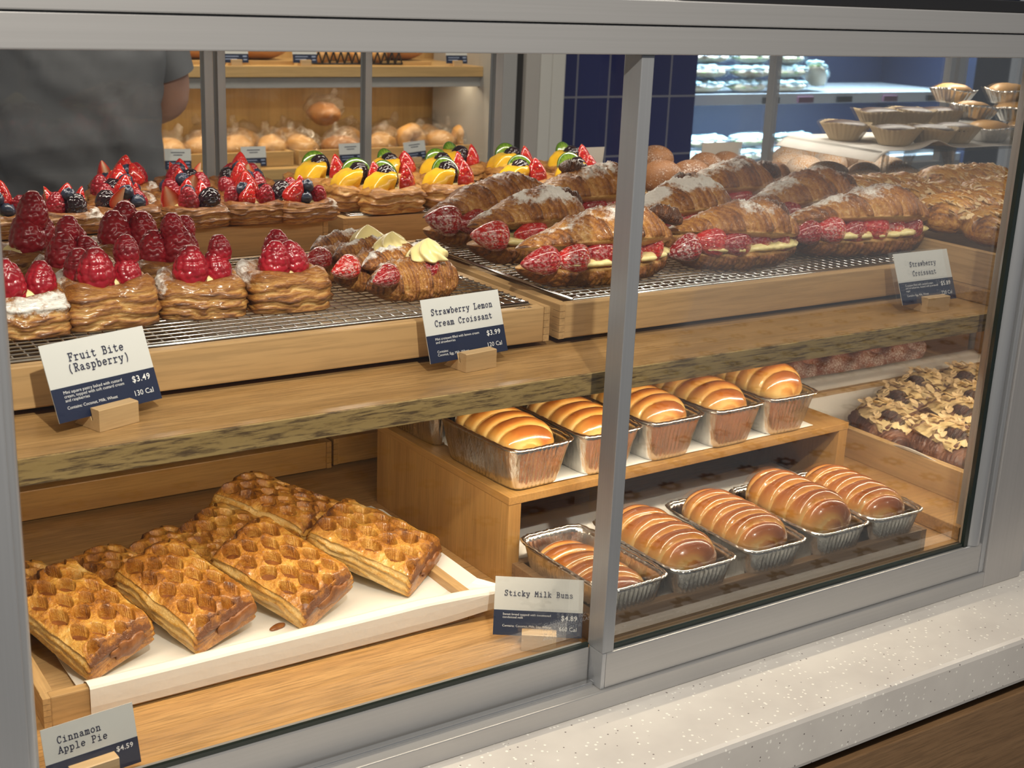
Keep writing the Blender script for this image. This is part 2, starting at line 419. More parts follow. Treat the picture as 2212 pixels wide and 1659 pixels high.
# ------------------------------------------------------------------ oak shelf and slabs
sh = thing('oak_shelf', (0, .08, .2629), label='thick oak shelf crossing the case with a coarse dark-grained edge', cat='shelf')
box('shelf_board', -.62, 1.38, .003, 1.04, 0, .0228, OAK, sh, 0)
box('edge_band', -.62, 1.38, 0, .0029, 0, .0228, EDGE, sh, .0006)
for x in (-.58, .3, .66, 1.3): MB().tube((x, .5, -.24), (x, .5, 0), .006).build('support_pin', ALUZ, sh, True)
sl = thing('oak_slab', (.688, .082, .2859), label='short oak slab on the shelf carrying the almond pastry tray', cat='slab')
box('slab_board', 0, .68, 0, 1.0, 0, .0185, OAK, sl)
sl2 = thing('oak_slab', (.5985, .037, .0002), label='short oak slab on the deck beneath the parchment-lined tray', cat='slab')
box('slab_board', 0, .77, 0, 1.05, 0, .0185, DECKM, sl2)

# ------------------------------------------------------------------ trays, racks, riser
def tray(x0, x1, y0, y1, z0, h, label, rot=0, th=.013, foot=True, mats=WOODS, floor_t=.006, group=None, name='bamboo_tray', joint=True):
    t = thing(name, (x0, y0, z0), (0, 0, rot), label, 'tray', group); w, d = x1 - x0, y1 - y0
    f = .006 if foot else 0
    box('front_board', th * .55, w - th * .55, 0, th, f, h, mats['x'], t)
    box('back_board', th * .55, w - th * .55, d - th, d, f, h, mats['x'], t)
    for s, a in ((0, 0), (1, w - th)):
        b = MB().box(a, a + th, th, d - th, f, h, .0008)
        n = 5; hh = (h - f) / n                                       # finger joints show end grain at the corner
        for k in range(n):
            xa, xb = (a - .0002, a + th * .55) if s == 0 else (a + th - th * .55, a + th + .0002)
            b.box(xa, xb, -.0003, th, f + k * hh + .0002, f + (k + 1) * hh - .0002)
            b.box(xa, xb, d - th, d + .0003, f + k * hh + .0002, f + (k + 1) * hh - .0002)
        b.build('side_board', mats['y'], t)
    box('tray_base', th, w - th, th, d - th, f, f + floor_t, mats['x'], t, 0)
    if foot:
        for x in (.03, w - .03):
            for y in (.03, d - .03): MB().tube((x, y, 0), (x, y, f), .011, 14).build('foot', BLACKM, t, True)
    return t
def rack(x0, x1, y0, y1, z, label, px=.0132, py=.0122, z0=0):
    """wire cooling rack: its feet stand in the tray"""
    t = thing('wire_rack', (x0, y0, z0), label=label, cat='cooling rack'); w, d, hz = x1 - x0, y1 - y0, z - z0
    r = .0011
    n = int(w / px); m = int(d / py)
    seg = [((i * w / n, 0, hz - .0024), (i * w / n, d, hz - .0024)) for i in range(n + 1)]
    wires('cross_wires', seg, .0009, CHROME, t, 5)
    wires('long_wires', [((0, j * d / m, hz - .0009), (w, j * d / m, hz - .0009)) for j in range(m + 1)], .0009, CHROME, t, 5)
    wires('rim_wire', [((0, 0, hz - .004), (w, 0, hz - .004)), ((0, d, hz - .004), (w, d, hz - .004)), ((0, 0, hz - .004), (0, d, hz - .004)), ((w, 0, hz - .004), (w, d, hz - .004))], .0022, CHROME, t, 8)
    for x in (.03, w - .03):
        for y in (.03, d - .03): MB().tube((x, y, 0), (x, y, hz - .004), .0018, 8).build('foot', CHROME, t, True)
    return t
ZT = .2861
tray(-.60, .0445, .186, .552, ZT, .0448, 'bamboo tray on the oak shelf holding raspberry pastries and mini croissants')
tray(.058, .676, .186, .572, ZT, .0448, 'bamboo tray on the oak shelf holding the large strawberry croissants')
tray(-.60, .040, .728, 1.05, ZT, .0485, 'bamboo tray at the rear of the shelf under the mixed berry pastries')
tray(.066, .66, .732, 1.07, ZT, .0485, 'bamboo tray at the rear of the shelf under the orange and kiwi pastries')
RZ = .3345
rack(-.575, .028, .204, .53, RZ, 'chrome wire rack under the raspberry pastries', z0=.2982)
rack(.085, .655, .200, .556, RZ, 'chrome wire rack under the strawberry croissants', z0=.2982)
rack(-.58, .022, .75, 1.03, .3375, 'chrome wire rack under the mixed berry pastries', z0=.2982)
rack(.085, .64, .75, 1.05, .3375, 'chrome wire rack under the orange and kiwi pastries', z0=.2982)
mt = {a: RISE[a] for a in 'xyz'}
tray(-.56, -.004, .625, .93, .0002, .045, 'shallow bamboo tray at the back of the deck behind the apple pies', mats=mt)
tray(.003, .40, .632, .93, .0002, .045, 'short bamboo tray at the back of the deck behind the riser', mats=mt)
tray(-.517, -.062, .150, .412, .0002, .030, 'low bamboo tray with mitred rim under the lattice apple pies', foot=False, mats=WOODS, th=.012)
tray(.018, .535, .0385, .205, .0002, .029, 'brown wooden tray under the front row of milk buns', foot=False, mats={'x': WALN, 'y': WALN}, th=.012)
tray(.700, 1.24, .098, .52, .3046, .046, 'bamboo tray on the right-hand slab filled with almond pastries', foot=False)
tray(.668, 1.26, .045, .46, .0189, .043, 'wooden tray lined with parchment under the chocolate almond croissants', foot=False)
tray(.66, 1.17, .515, .80, .0189, .035, 'bamboo tray at the rear right of the deck under the sugared twists', foot=False)
rs = thing('bamboo_riser', (.0095, .197, .0002), (0, 0, R(1.9)), 'caramel bamboo riser lifting the second row of milk buns', 'riser')
box('top_board', 0, .563, 0, .30, .101, .1108, RISE['y'], rs, .0008)
box('side_panel', .0005, .0175, .0005, .2995, 0, .1009, RISE['z'], rs, .0005)
box('side_panel', .5455, .5625, .0005, .2995, 0, .1009, RISE['z'], rs, .0005)
def sheet(name, x0, x1, y0, y1, zf, label, nx=40, ny=30, cat='paper liner', thick=.0006, mat=PAPER, loc=(0, 0, 0), rot=0):
    t = thing(name, loc, (0, 0, rot), label, cat) if 0 else None
    xs = np.linspace(x0, x1, nx); ys = np.linspace(y0, y1, ny); X, Y = np.meshgrid(xs, ys); Z = zf(X, Y)
    V = np.concatenate([np.stack([X, Y, Z + thick], -1).reshape(-1, 3), np.stack([X, Y, Z], -1).reshape(-1, 3)])
    F = gridfaces(nx, ny, False); k = nx * ny
    F += [tuple(i + k for i in f[::-1]) for f in F]
    edge = [i for i in range(nx)] + [j * nx + nx - 1 for j in range(1, ny)] + [(ny - 1) * nx + i for i in range(nx - 2, -1, -1)] + [j * nx for j in range(ny - 2, 0, -1)]
    for a, b in zip(edge, edge[1:] + edge[:1]): F.append((a, a + k, b + k, b))
    o = mk(name, V, F, mat); o.location = loc; o.rotation_euler = (0, 0, rot)
    return tag(o, label, cat)
def fn(X, Y):
    return .1112 + .0008 * fbm(np.stack([X * 20, Y * 20, X * 0], -1)) + 0 * X
o = sheet('parchment_sheet', .03, .505, .012, .28, lambda X, Y: .0006 + .0012 * fbm(np.stack([X * 25, Y * 25, 0 * X], -1)), 'grey-white parchment under the raised row of milk buns', loc=(.0095, .197, .111), rot=R(1.9))
sheet('parchment_sheet', .036, .52, .05, .30, lambda X, Y: .0068 + .0012 * fbm(np.stack([X * 25, Y * 25, 0 * X], -1)) + np.clip((Y - .19) / .03, 0, 1) * .026, 'parchment under the front row of milk buns, lying up over the tray back', ny=36)
# parchment folded over the rim of the apple pie tray
def apple_paper():
    xs = np.linspace(-.476, -.045, 60); rows = []
    prof = [(.1470, .004), (.1462, .012), (.1462, .022), (.1464, .0300), (.1476, .0322), (.158, .0326), (.1645, .0300), (.172, .0200), (.186, .0105), (.24, .0085), (.32, .0085), (.372, .0095), (.394, .014), (.402, .0325), (.417, .0315)]
    V = []
    for y, z in prof:
        for x in xs:
            q = (x + .476) / .431; u = max(0, (q - .80) / .20)
            zz = z + .0015 * float(vnoise(np.array([x * 30, y * 30, 0]))) * (1 if y > .17 else .4)
            xx = x + (.02 * u * u if y < .17 else 0) - (.004 if y > .40 else 0)
            if .168 < y < .40 and u > 0: zz = max(zz, .0085 + u * u * .0265)
            if y < .17 and z < .03: zz += .012 * u * u
            V.append((xx, y - .012 * u * u * (1 if y < .17 else 0), zz))
    n = len(xs); F = gridfaces(n, len(prof), False)
    o = mk('parchment_sheet', V, F, PAPER, None, False); m = o.modifiers.new('thickness', 'SOLIDIFY'); m.thickness = .0008; m.offset = 0
    return tag(o, 'white parchment folded over the front rim of the apple pie tray', 'paper liner')
apple_paper()
def right_paper():
    xs = np.linspace(.674, 1.20, 50); ys = np.linspace(.075, .50, 44); X, Y = np.meshgrid(xs, ys)
    L = np.clip((.72 - X) / .045, 0, 1); B = np.clip((Y - .445) / .05, 0, 1)
    Z = .0262 + .0375 * np.clip(np.maximum(L ** 1.3, B), 0, 1) * (.9 + .25 * np.sin(Y * 38 + 1.0)) + .002 * fbm(np.stack([X * 20, Y * 20, 0 * X], -1))
    Z = np.maximum(Z, .0262 + np.clip((Y - .425) / .03, 0, 1) * .0385)
    X2 = X - .012 * L * np.sin(Y * 38 + 1.0) - .0
    o = mk('parchment_sheet', np.stack([X2, Y, np.maximum(Z, .0256)], -1).reshape(-1, 3), gridfaces(50, 44, False), PAPER)
    m = o.modifiers.new('thickness', 'SOLIDIFY'); m.thickness = .0007
    return tag(o, 'curling parchment lining the tray of chocolate almond croissants', 'paper liner')
right_paper()

# ================================================================== food materials
def pastry_mat(name, cream, gold, brown, dark, gloss=.35, coat=.25, sugar=True, flake=1.0, stripe=(1, 1, 1)):
    t = NT(name); v = t.coord(stripe)
    n1 = t.noise(v, 55, 5, .65); n2 = t.noise(v, 420 * flake, 4, .65, .8)
    b = t.math('ADD', t.attr('bake'), t.math('MULTIPLY', t.math('SUBTRACT', n1, .5), .75))
    b = t.math('ADD', b, t.math('MULTIPLY', t.math('SUBTRACT', n2, .5), .75))
    c = t.ramp(b, [(.08, cream), (.34, gold), (.62, brown), (.92, dark)])
    rough = gloss
    if sugar:
        s = t.math('ADD', t.attr('sugar'), t.math('MULTIPLY', t.math('SUBTRACT', t.noise(t.coord(), 130, 4, .7), .5), 2.2))
        s2 = t.math('MULTIPLY', t.ramp(s, [(.42, (0, 0, 0)), (.95, (1, 1, 1))]), t.ramp(t.attr('sugar'), [(.05, (0, 0, 0)), (.25, (1, 1, 1))]))
        c = t.mix(s2, c, (.88, .85, .80)); rough = t.math('ADD', gloss, t.math('MULTIPLY', s2, .4))
    p = t.pbsdf(c, rough, 0, t.bump(t.math('ADD', n2, n1), .6, .0030), coat, .18, 0); return t.m
PUFF = pastry_mat('laminated_pastry', (.70, .45, .17), (.50, .245, .06), (.29, .105, .020), (.10, .032, .010), .38, .3, stripe=(.35, .35, 2.2))
CROI = pastry_mat('croissant_crust', (.68, .42, .15), (.50, .225, .048), (.28, .092, .016), (.08, .026, .008), .36, .25)
LATT = pastry_mat('glazed_lattice_pastry', (.80, .56, .23), (.68, .37, .075), (.45, .175, .022), (.14, .045, .012), .28, .55, sugar=False, flake=.7)
def bun_mat():
    t = NT('glossy_milk_bread'); v = t.coord()
    n = t.noise(v, 26, 3, .6); n2 = t.noise(v, 170, 2)
    b = t.math('ADD', t.attr('bake'), t.math('MULTIPLY', t.math('SUBTRACT', n, .5), .4))
    c = t.ramp(b, [(.05, (.74, .50, .19)), (.33, (.62, .30, .065)), (.62, (.40, .125, .024)), (.95, (.20, .05, .013))])
    t.pbsdf(c, .22, 0, t.bump(t.math('ADD', n2, t.math('MULTIPLY', n, 2)), .12, .002), .9, .05, .08, sssr=(.01, .005, .002)); return t.m
BUNM = bun_mat()
def fruit_mat(name, base, dark, rough=.18, seeds=None, scale=60, coat=.6, sss=.12, bumps=.25, rad=(.008, .002, .001)):
    t = NT(name); v = t.coord(); n = t.noise(v, scale, 3)
    c = t.ramp(n, [(.3, dark), (.7, base)])
    h = n
    if seeds:
        d = t.voro(t.coord((1, 1, .75)), seeds[0], rnd=.35); m = t.ramp(d, [(.10, (1, 1, 1)), (.2, (0, 0, 0))])
        c = t.mix(m, c, seeds[1]); h = t.math('MULTIPLY', t.ramp(d, [(.08, (.7, .7, .7)), (.3, (0, 0, 0)), (.6, (1, 1, 1))]), 1.0)
    a = t.attr('dust')
    s = t.math('MULTIPLY', a, t.ramp(t.noise(v, 240, 3, .7), [(.45, (0, 0, 0)), (.62, (1, 1, 1))]))
    c = t.mix(s, c, (.88, .84, .80))
    t.pbsdf(c, t.math('ADD', rough, t.math('MULTIPLY', s, .5)), 0, t.bump(h, bumps, .002), coat, .08, sss, sssr=rad); return t.m
RASP = fruit_mat('raspberry_red', (.42, .012, .026), (.22, .005, .014), .28, sss=.08, bumps=.15, coat=.35)
BLKB = fruit_mat('blackberry_black', (.030, .012, .022), (.010, .006, .010), .16, sss=0)
BLUB = fruit_mat('blueberry_blue', (.045, .06, .105), (.016, .022, .045), .3, coat=.2, sss=0, bumps=.1)
STRA = fruit_mat('strawberry_skin', (.62, .028, .020), (.45, .012, .012), .16, (210, (.78, .38, .10)), coat=.7, bumps=.5)
STRD = fruit_mat('strawberry_skin_deep', (.42, .014, .018), (.26, .006, .010), .16, (210, (.62, .25, .10)), coat=.7, bumps=.5)
def flesh_mat():
    t = NT('strawberry_flesh'); d = t.attr('edge'); n = t.noise(t.coord(), 90, 3)
    b = t.math('ADD', d, t.math('MULTIPLY', t.math('SUBTRACT', n, .5), .35))
    c = t.ramp(b, [(.1, (.88, .62, .42)), (.5, (.80, .28, .14)), (.9, (.62, .035, .022))])
    t.pbsdf(c, .2, 0, t.bump(n, .2, .001), .6, .1, .1); return t.m
FLESH = flesh_mat()
ORNG = fruit_mat('orange_fruit_chunk', (.84, .52, .030), (.78, .42, .02), .25, scale=60, coat=.5, sss=.1, bumps=.5, rad=(.012, .006, .001))
CUST = fruit_mat('custard_cream', (.92, .80, .40), (.88, .74, .33), .3, scale=25, coat=.3, sss=.15, bumps=.15, rad=(.006, .005, .003))
APPL = fruit_mat('cinnamon_apple_filling', (.30, .115, .030), (.15, .045, .010), .4, scale=110, coat=.12, sss=.0, bumps=.4)
def kiwi_mat():
    t = NT('kiwi_flesh'); v = t.coord(); sp = t.n('ShaderNodeSeparateXYZ'); t.l(v, sp.inputs[0])
    r = t.math('SQRT', t.math('ADD', t.math('POWER', sp.outputs[0], 2), t.math('POWER', sp.outputs[1], 2)))
    rr = t.math('DIVIDE', r, .022); th = t.math('ARCTAN2', sp.outputs[0], sp.outputs[1])
    ray = t.math('MULTIPLY', t.math('ADD', t.math('SINE', t.math('MULTIPLY', th, 17)), 1), .06)
    c = t.ramp(t.math('ADD', rr, ray), [(.18, (.72, .74, .36)), (.38, (.28, .40, .05)), (.80, (.18, .31, .03)), (1.0, (.07, .16, .012))])
    sd = t.math('MULTIPLY', t.math('GREATER_THAN', t.math('SINE', t.math('MULTIPLY', th, 22)), .62), t.math('MULTIPLY', t.math('GREATER_THAN', rr, .34), t.math('LESS_THAN', rr, .56)))
    c = t.mix(sd, c, (.012, .012, .008))
    t.pbsdf(c, .15, 0, None, .8, .08, .15, sssr=(.004, .006, .001)); return t.m
KIWI = kiwi_mat()
ALMD = plain('sliced_almond', (.82, .62, .36), .5)
def sugar_mat(name, base, dark, amt):
    t = NT(name); v = t.coord(); n = t.noise(v, 30, 4, .65); g = t.noise(v, 420, 2)
    c = t.ramp(t.math('ADD', n, t.math('MULTIPLY', t.math('SUBTRACT', t.attr('bake'), .5), .5)), [(.3, base), (.7, dark)])
    s = t.ramp(t.math('ADD', t.math('MULTIPLY', g, .7), t.math('MULTIPLY', n, .5)), [(.62 - amt, (0, 0, 0)), (.78 - amt, (1, 1, 1))])
    c = t.mix(t.math('MULTIPLY', s, .75), c, (.90, .84, .76))
    t.pbsdf(c, .55, 0, t.bump(g, .5, .002)); return t.m
SUGD = sugar_mat('sugared_doughnut', (.72, .38, .13), (.56, .24, .07), .14)
CIND = sugar_mat('cinnamon_doughnut', (.33, .15, .055), (.20, .08, .03), -.02)
TWST = sugar_mat('sugared_twist', (.44, .14, .055), (.26, .07, .025), .02)
CHOC = pastry_mat('chocolate_croissant_dough', (.34, .15, .07), (.20, .075, .035), (.10, .034, .018), (.035, .014, .010), .35, .3)
BREAD = plain('bagged_bread_crust', (.62, .33, .11), .4, coat=.2, bumpscale=30)
BREADD = plain('bagged_bread_dark', (.42, .18, .055), .4, coat=.2, bumpscale=30)
ZERO = lambda a: np.zeros_like(a)

# ================================================================== fruit meshes (local z up, base at 0)
def berry_mesh(name, rw, h, mat, rows=7, rr=.0042, tip=.55, seed=1):
    nu, nv = 72, 46
    u = np.linspace(0, 2 * np.pi, nu, endpoint=False); v = np.linspace(.02, .985, nv)
    prof = lambda t: np.power(np.clip(1 - np.abs(2 * (t - .40) / (1.2 if 1 else 1)) ** 2.4, 0, 1), .5) * (1 - (1 - tip) * np.clip((t - .35) / .65, 0, 1) ** 1.3)
    U, V = np.meshgrid(u, v); rad = rw * prof(V); X = rad * np.cos(U); Y = rad * np.sin(U); Z = h * V
    P = np.stack([X, Y, Z], -1); C = []
    for k in range(rows):
        t = (k + .5) / rows; n = max(3, int(2 * math.pi * rw * float(prof(np.array(t))) / (rr * 1.75)))
        for i in range(n):
            a = 2 * math.pi * (i + .5 * (k % 2)) / n; q = rw * float(prof(np.array(t)))
            a += .35 * math.sin(i * 12.9 + k * 4.1) / n * 2; C.append((q * math.cos(a), q * math.sin(a), h * (t + .035 * math.sin(i * 7.3 + k * 2.7))))
    C.append((0, 0, h)); C = np.array(C)
    D = np.sqrt(((P[:, :, None, :] - C) ** 2).sum(-1)).min(-1)
    bump = np.sqrt(np.clip(1 - (D / (rr * 1.12)) ** 2, 0, 1)) * rr * .85
    N = np.stack([np.cos(U), np.sin(U), (V - .45) * 1.4], -1); N /= np.linalg.norm(N, axis=-1, keepdims=True)
    P = P + N * bump[..., None]
    return surf(name, P[..., 0], P[..., 1], P[..., 2] - .001, mat, attrs={'dust': ZERO(U)})
def straw_mesh(name, L, Wd, part, mat, dust=0.0):
    """part 1 = whole, .5 = half, .25 = wedge; pointing up, skin plus cut flesh face"""
    nu, nv = 30, 24; amax = 2 * np.pi * part
    u = np.linspace(0, amax, nu, endpoint=(part < 1)); v = np.linspace(0.015, .995, nv); U, V = np.meshgrid(u, v)
    pr = Wd * np.power(np.clip(np.sin(np.pi * np.power(V, .62)), 0, 1), .62) * (1 - .22 * V)
    pr = pr * (1 + .03 * np.sin(3 * U))
    X, Y, Z = pr * np.cos(U), pr * np.sin(U), L * V
    if part == 1: return surf(name, X, Y, Z, mat, attrs={'dust': ZERO(U) + dust, 'edge': ZERO(U) + 1})
    Vv = np.stack([X, Y, Z], -1).reshape(-1, 3); F = gridfaces(nu, nv, False); fm = [0] * len(F)
    n0 = len(Vv); ax = [(0, 0, L * t) for t in v]
    Vv = np.concatenate([Vv, np.array(ax), X[:, :1].reshape(-1, 1) * [[1, 0, 0]] + Y[:, :1].reshape(-1, 1) * [[0, 1, 0]] + Z[:, :1].reshape(-1, 1) * [[0, 0, 1]],
                         X[:, -1:].reshape(-1, 1) * [[1, 0, 0]] + Y[:, -1:].reshape(-1, 1) * [[0, 1, 0]] + Z[:, -1:].reshape(-1, 1) * [[0, 0, 1]]])
    a, b, c = n0, n0 + nv, n0 + 2 * nv
    for j in range(nv - 1):
        F.append((a + j, a + j + 1, b + j + 1, b + j)); F.append((a + j, c + j, c + j + 1, a + j + 1)); fm += [1, 1]
    edge = np.concatenate([np.ones(n0), np.zeros(nv), np.ones(2 * nv)])
    return mk(name, Vv, F, [mat, FLESH], None, True, {'dust': np.full(len(Vv), dust), 'edge': edge}, fm)
def blob(name, rx, ry, rz, mat, seed=0, amp=.08, freq=40, nu=28, nv=18, zc=0, attrs=None, flat=0, pw=1.0):
    u = np.linspace(0, 2 * np.pi, nu, endpoint=False); v = np.linspace(-.49, .49, nv) * np.pi; U, V = np.meshgrid(u, v)
    X = np.sign(np.cos(U)) * np.abs(np.cos(U)) ** pw * np.cos(V); Y = np.sign(np.sin(U)) * np.abs(np.sin(U)) ** pw * np.cos(V); Z = np.sin(V)
    k = 1 + amp * 2 * (fbm(np.stack([X * rx, Y * ry, Z * rz], -1), freq, 2, seed) - .5)
    Z = np.where(Z < 0, Z * (1 - flat), Z)
    at = {'dust': ZERO(U), 'edge': ZERO(U), 'bake': .35 + .3 * Z, 'sugar': ZERO(U)}
    return surf(name, X * rx * k, Y * ry * k, Z * rz * k + zc, mat, attrs=at)
def blueberry():
    nu, nv = 26, 18; u = np.linspace(0, 2 * np.pi, nu, endpoint=False); v = np.linspace(-.48, .485, nv) * np.pi; U, V = np.meshgrid(u, v)
    r = .0098; X, Y, Z = r * np.cos(V) * np.cos(U), r * np.cos(V) * np.sin(U), r * .88 * np.sin(V)
    t = np.clip((np.sin(V) - .86) / .14, 0, 1); Z = Z - .0035 * t + .0016 * np.clip(1 - np.abs(np.sin(V) - .86) / .08, 0, 1) * (1 + .6 * np.cos(5 * U))
    return surf('blueberry', X, Y, Z + .010, BLUB, attrs={'dust': ZERO(U)})
def orange_chunk(seed):
    """wedge of orange flesh: curved outer back, two flat cut sides, striated"""
    nu, nv = 28, 14; v = np.linspace(-1, 1, nv); u = np.linspace(0, 1, nu, endpoint=False)
    pts = []
    for q in u:
        if q < .5: a = R(-5 + 95 * q * 2); pts.append((.026 * math.cos(a), .026 * math.sin(a)))
        elif q < .75: k = (q - .5) / .25; pts.append((.0 + .003 * k, .026 * (1 - k) + .002))
        else: k = (q - .75) / .25; pts.append((.003 + .023 * k, .001))
    P = np.array(pts); V, U = np.meshgrid(v, np.arange(nu), indexing='ij')
    sc = np.power(1 - np.abs(v) ** 8.0 * .8, .5)[:, None]
    X = P[None, :, 0] * sc; Z = P[None, :, 1] * (.55 + .45 * sc); Y = .0165 * V
    n = 1 + .12 * (fbm(np.stack([X, Y, Z], -1), 150, 2, seed) - .5)
    return surf('orange_chunk', X * n - .01, Y * (1 + .25 * (fbm(np.stack([X, Y * 0, Z], -1), 60, 2, seed) - .5)), Z * n, ORNG, attrs={'dust': ZERO(X)})
def kiwi_slice(half=False):
    nu = 36; u = np.linspace(0, (np.pi if half else 2 * np.pi), nu, endpoint=half)
    rings = [(.0, -.003), (.012, -.0034), (.020, -.003), (.0218, -.0015), (.0222, .001), (.0205, .003), (.012, .0034), (.0, .003)]
    X = np.array([[r * math.cos(a) for a in u] for r, z in rings]); Y = np.array([[r * 1.04 * math.sin(a) for a in u] for r, z in rings]); Z = np.array([[z] * nu for r, z in rings])
    return surf('kiwi_slice', X, Y, Z, KIWI, closeu=not half, cap=False)
FR = {}
FR['raspberry'] = [berry_mesh('raspberry', .0110, .0295, RASP, 9, .0031, .60), berry_mesh('raspberry', .0100, .025, RASP, 8, .0031, .72)]
FR['blackberry'] = [berry_mesh('blackberry', .0112, .026, BLKB, 7, .0038, .80)]
FR['blueberry'] = [blueberry()]
FR['strawberry'] = [straw_mesh('strawberry', .034, .0150, .5, STRA), straw_mesh('strawberry', .032, .0165, .30, STRA), straw_mesh('strawberry', .040, .0160, 1, STRA)]
FR['orange_chunk'] = [orange_chunk(1), orange_chunk(5)]
FR['kiwi_slice'] = [kiwi_slice(), kiwi_slice(True)]
for L in FR.values():
    for o in L: COL.objects.unlink(o)
def fruit(kind, idx, parent, loc, rot=(0, 0, 0), sc=1):
    o = FR[kind][idx].copy(); COL.objects.link(o); o.name = kind; o.parent = parent
    o.location = loc; o.rotation_euler = tuple(R(a) for a in rot); o.scale = (sc,) * 3; return o

# ================================================================== laminated pastry shells
def puff_shell(name, w, d, h, seed, layers=5, dip=.40, parent=None, sugar_dir=(-1, .6), mat=PUFF, sugar_amt=1.0, bake0=.42, rough=1.0):
    nu, nv = 120, 64; u = np.linspace(0, 2 * np.pi, nu, endpoint=False)
    t = np.linspace(0, 1, nv)
    kt = [0, .06, .10, .30, .52, .62, .70, .78, .88, 1]; kr = [0.3, .90, .98, 1.03, .97, .90, .78, .62, .45, .02]; kz = [0, 0, .03, .35, .80, .95, 1.0, .93, 1 - dip * .9, 1 - dip]
    rho = np.interp(t, kt, kr); zz = np.interp(t, kt, kz)
    U, T = np.meshgrid(u, t); RH = np.repeat(rho[:, None], nu, 1); ZZ = np.repeat(zz[:, None], nu, 1)
    e = 5.0; se = (np.abs(np.cos(U)) ** e + np.abs(np.sin(U)) ** e) ** (-1 / e)
    CX, CY = np.cos(U) * se, np.sin(U) * se
    P3 = np.stack([CX * RH, CY * RH, ZZ * .9], -1)
    n = fbm(P3, 1.6, 3, seed); n2 = fbm(P3, 5, 3, seed + 5)
    lay = np.sin(2 * np.pi * (layers * ZZ + 1.1 * (n - .5) * 2)); side = np.clip((.62 - T) / .12, 0, 1) * np.clip((T - .07) / .05, 0, 1)
    top = np.clip((T - .5) / .2, 0, 1)
    lay2 = np.sin(2 * np.pi * (layers * 2.7 * ZZ + 2.2 * (n - .5) + 1.6 * (n2 - .5)))
    rad = RH * (1 + rough * (side * (.030 * lay + .014 * lay2 + .06 * (n2 - .5)) + .16 * (n - .5)))
    corner = (np.abs(np.sin(2 * U)) ** 3)
    z = h * ZZ * (1 + .22 * (n - .5) + .10 * corner * top * (RH > .5))
    fold = np.sin(2 * np.pi * (1.5 * CX * RH + 2.2 * CY * RH + n * 2)) * top * np.clip(RH * 1.6 - .5, 0, 1)
    z = z + h * .045 * fold * rough
    X = CX * rad * w / 2; Y = CY * rad * d / 2
    bake = bake0 + side * (.16 * lay + .17 * lay2 + .5 * (n2 - .5)) + top * (.10 + .12 * fold) * (RH > .5) - .25 * np.clip(1 - RH * 2, 0, 1)
    dd = np.array(sugar_dir, float); dd /= np.linalg.norm(dd)
    q = (CX * RH * dd[0] + CY * RH * dd[1])
    sug = np.clip((q - .55) * 2.6, 0, 1) * np.clip((ZZ - .45) * 3, 0, 1) * sugar_amt
    return surf(name, X, Y, z, mat, parent, attrs={'bake': bake, 'sugar': sug})
def custard(name, w, d, z, parent, seed=0, h=.008):
    o = blob(name, w / 2, d / 2, h, CUST, seed, .12, 60, 26, 12); o.parent = parent; o.location = (0, 0, z); return o

def raspberry_bite(seed, lab, loc, rot, berries, w=.088, d=.085, h=.040, sugar=(-1, .5)):
    t = thing('raspberry_pastry', loc, (0, 0, rot), lab, 'pastry', 'raspberry pastries on the wire rack')
    puff_shell('pastry_shell', w, d, h, seed, 3.2, .22, t, sugar, bake0=.50)
    custard('custard', w * .52, d * .5, h * .92, t, seed)
    for (x, y, z, rx, ry, sc) in berries: fruit('raspberry', 0 if sc >= 1 else 1, t, (x, y, h * .86 + z * 1.1), (rx, ry, seed * 37 % 360), sc * 1.12)
    return t
B3 = [(-.013, -.014, 0, -4, -6, 1.10), (.014, -.008, 0, -6, 14, 1.05), (.002, .014, .006, 6, 0, 1.05)]
B2 = [(-.010, -.014, 0, 0, -4, 1.18), (.019, -.004, 0, -2, 10, 1.0), (.022, .0, .020, -2, 6, .85)]
B4 = [(-.012, -.006, 0, 0, -6, 1.15), (.016, .0, 0, -4, 10, 1.0), (.004, .016, .006, 0, 0, 1.05), (-.004, .010, .024, 8, -10, .9)]
ry = RZ + .0003
raspberry_bite(11, 'raspberry pastry cut by the left door frame, pale cream-coloured side', (-.482, .293, ry), R(-8), B2[:2], .086, .08, .038, (.2, -1))
raspberry_bite(12, 'raspberry pastry standing right behind its price card, dark layered front', (-.400, .300, ry), R(-3), [(-.012, -.018, 0, 0, -4, 1.2), (.020, -.010, 0, -2, 6, .98), (.021, -.006, .020, -2, 6, .9), (-.02, .014, 0, 0, 0, 1.0)], .090, .086, .042)
raspberry_bite(13, 'raspberry pastry third in the front row, sugared left corner and one tall berry', (-.306, .300, ry), R(-14), B2, .086, .082, .036, (-1, .1))
raspberry_bite(14, 'raspberry pastry standing alone at the right of the front row, three berries', (-.222, .292, ry), R(-2), B3, .086, .086, .040, (-1, .3))
raspberry_bite(15, 'raspberry pastry in the second row, left of centre, with a sugared back corner', (-.402, .398, ry), R(-10), B4, .086, .084, .038, (-1, .2))
raspberry_bite(16, 'raspberry pastry in the second row directly behind the third front one', (-.306, .398, ry), R(6), [(-.018, -.008, 0, 0, -12, 1.1), (.008, -.014, 0, 0, 0, 1.25), (.004, -.01, .026, 0, 0, .9), (.026, .006, 0, 0, 6, 1.0), (.027, .008, .022, 0, 0, .8)], .088, .084, .036, (-1, .4))
raspberry_bite(17, 'rearmost raspberry pastry with two tall berries and a sugared left edge', (-.316, .490, ry), R(2), [(-.016, -.004, 0, 0, -5, 1.25), (.014, -.004, 0, 0, 6, 1.2), (.002, .016, .008, 0, 6, 1.2)], .088, .07, .037, (-1, .3))
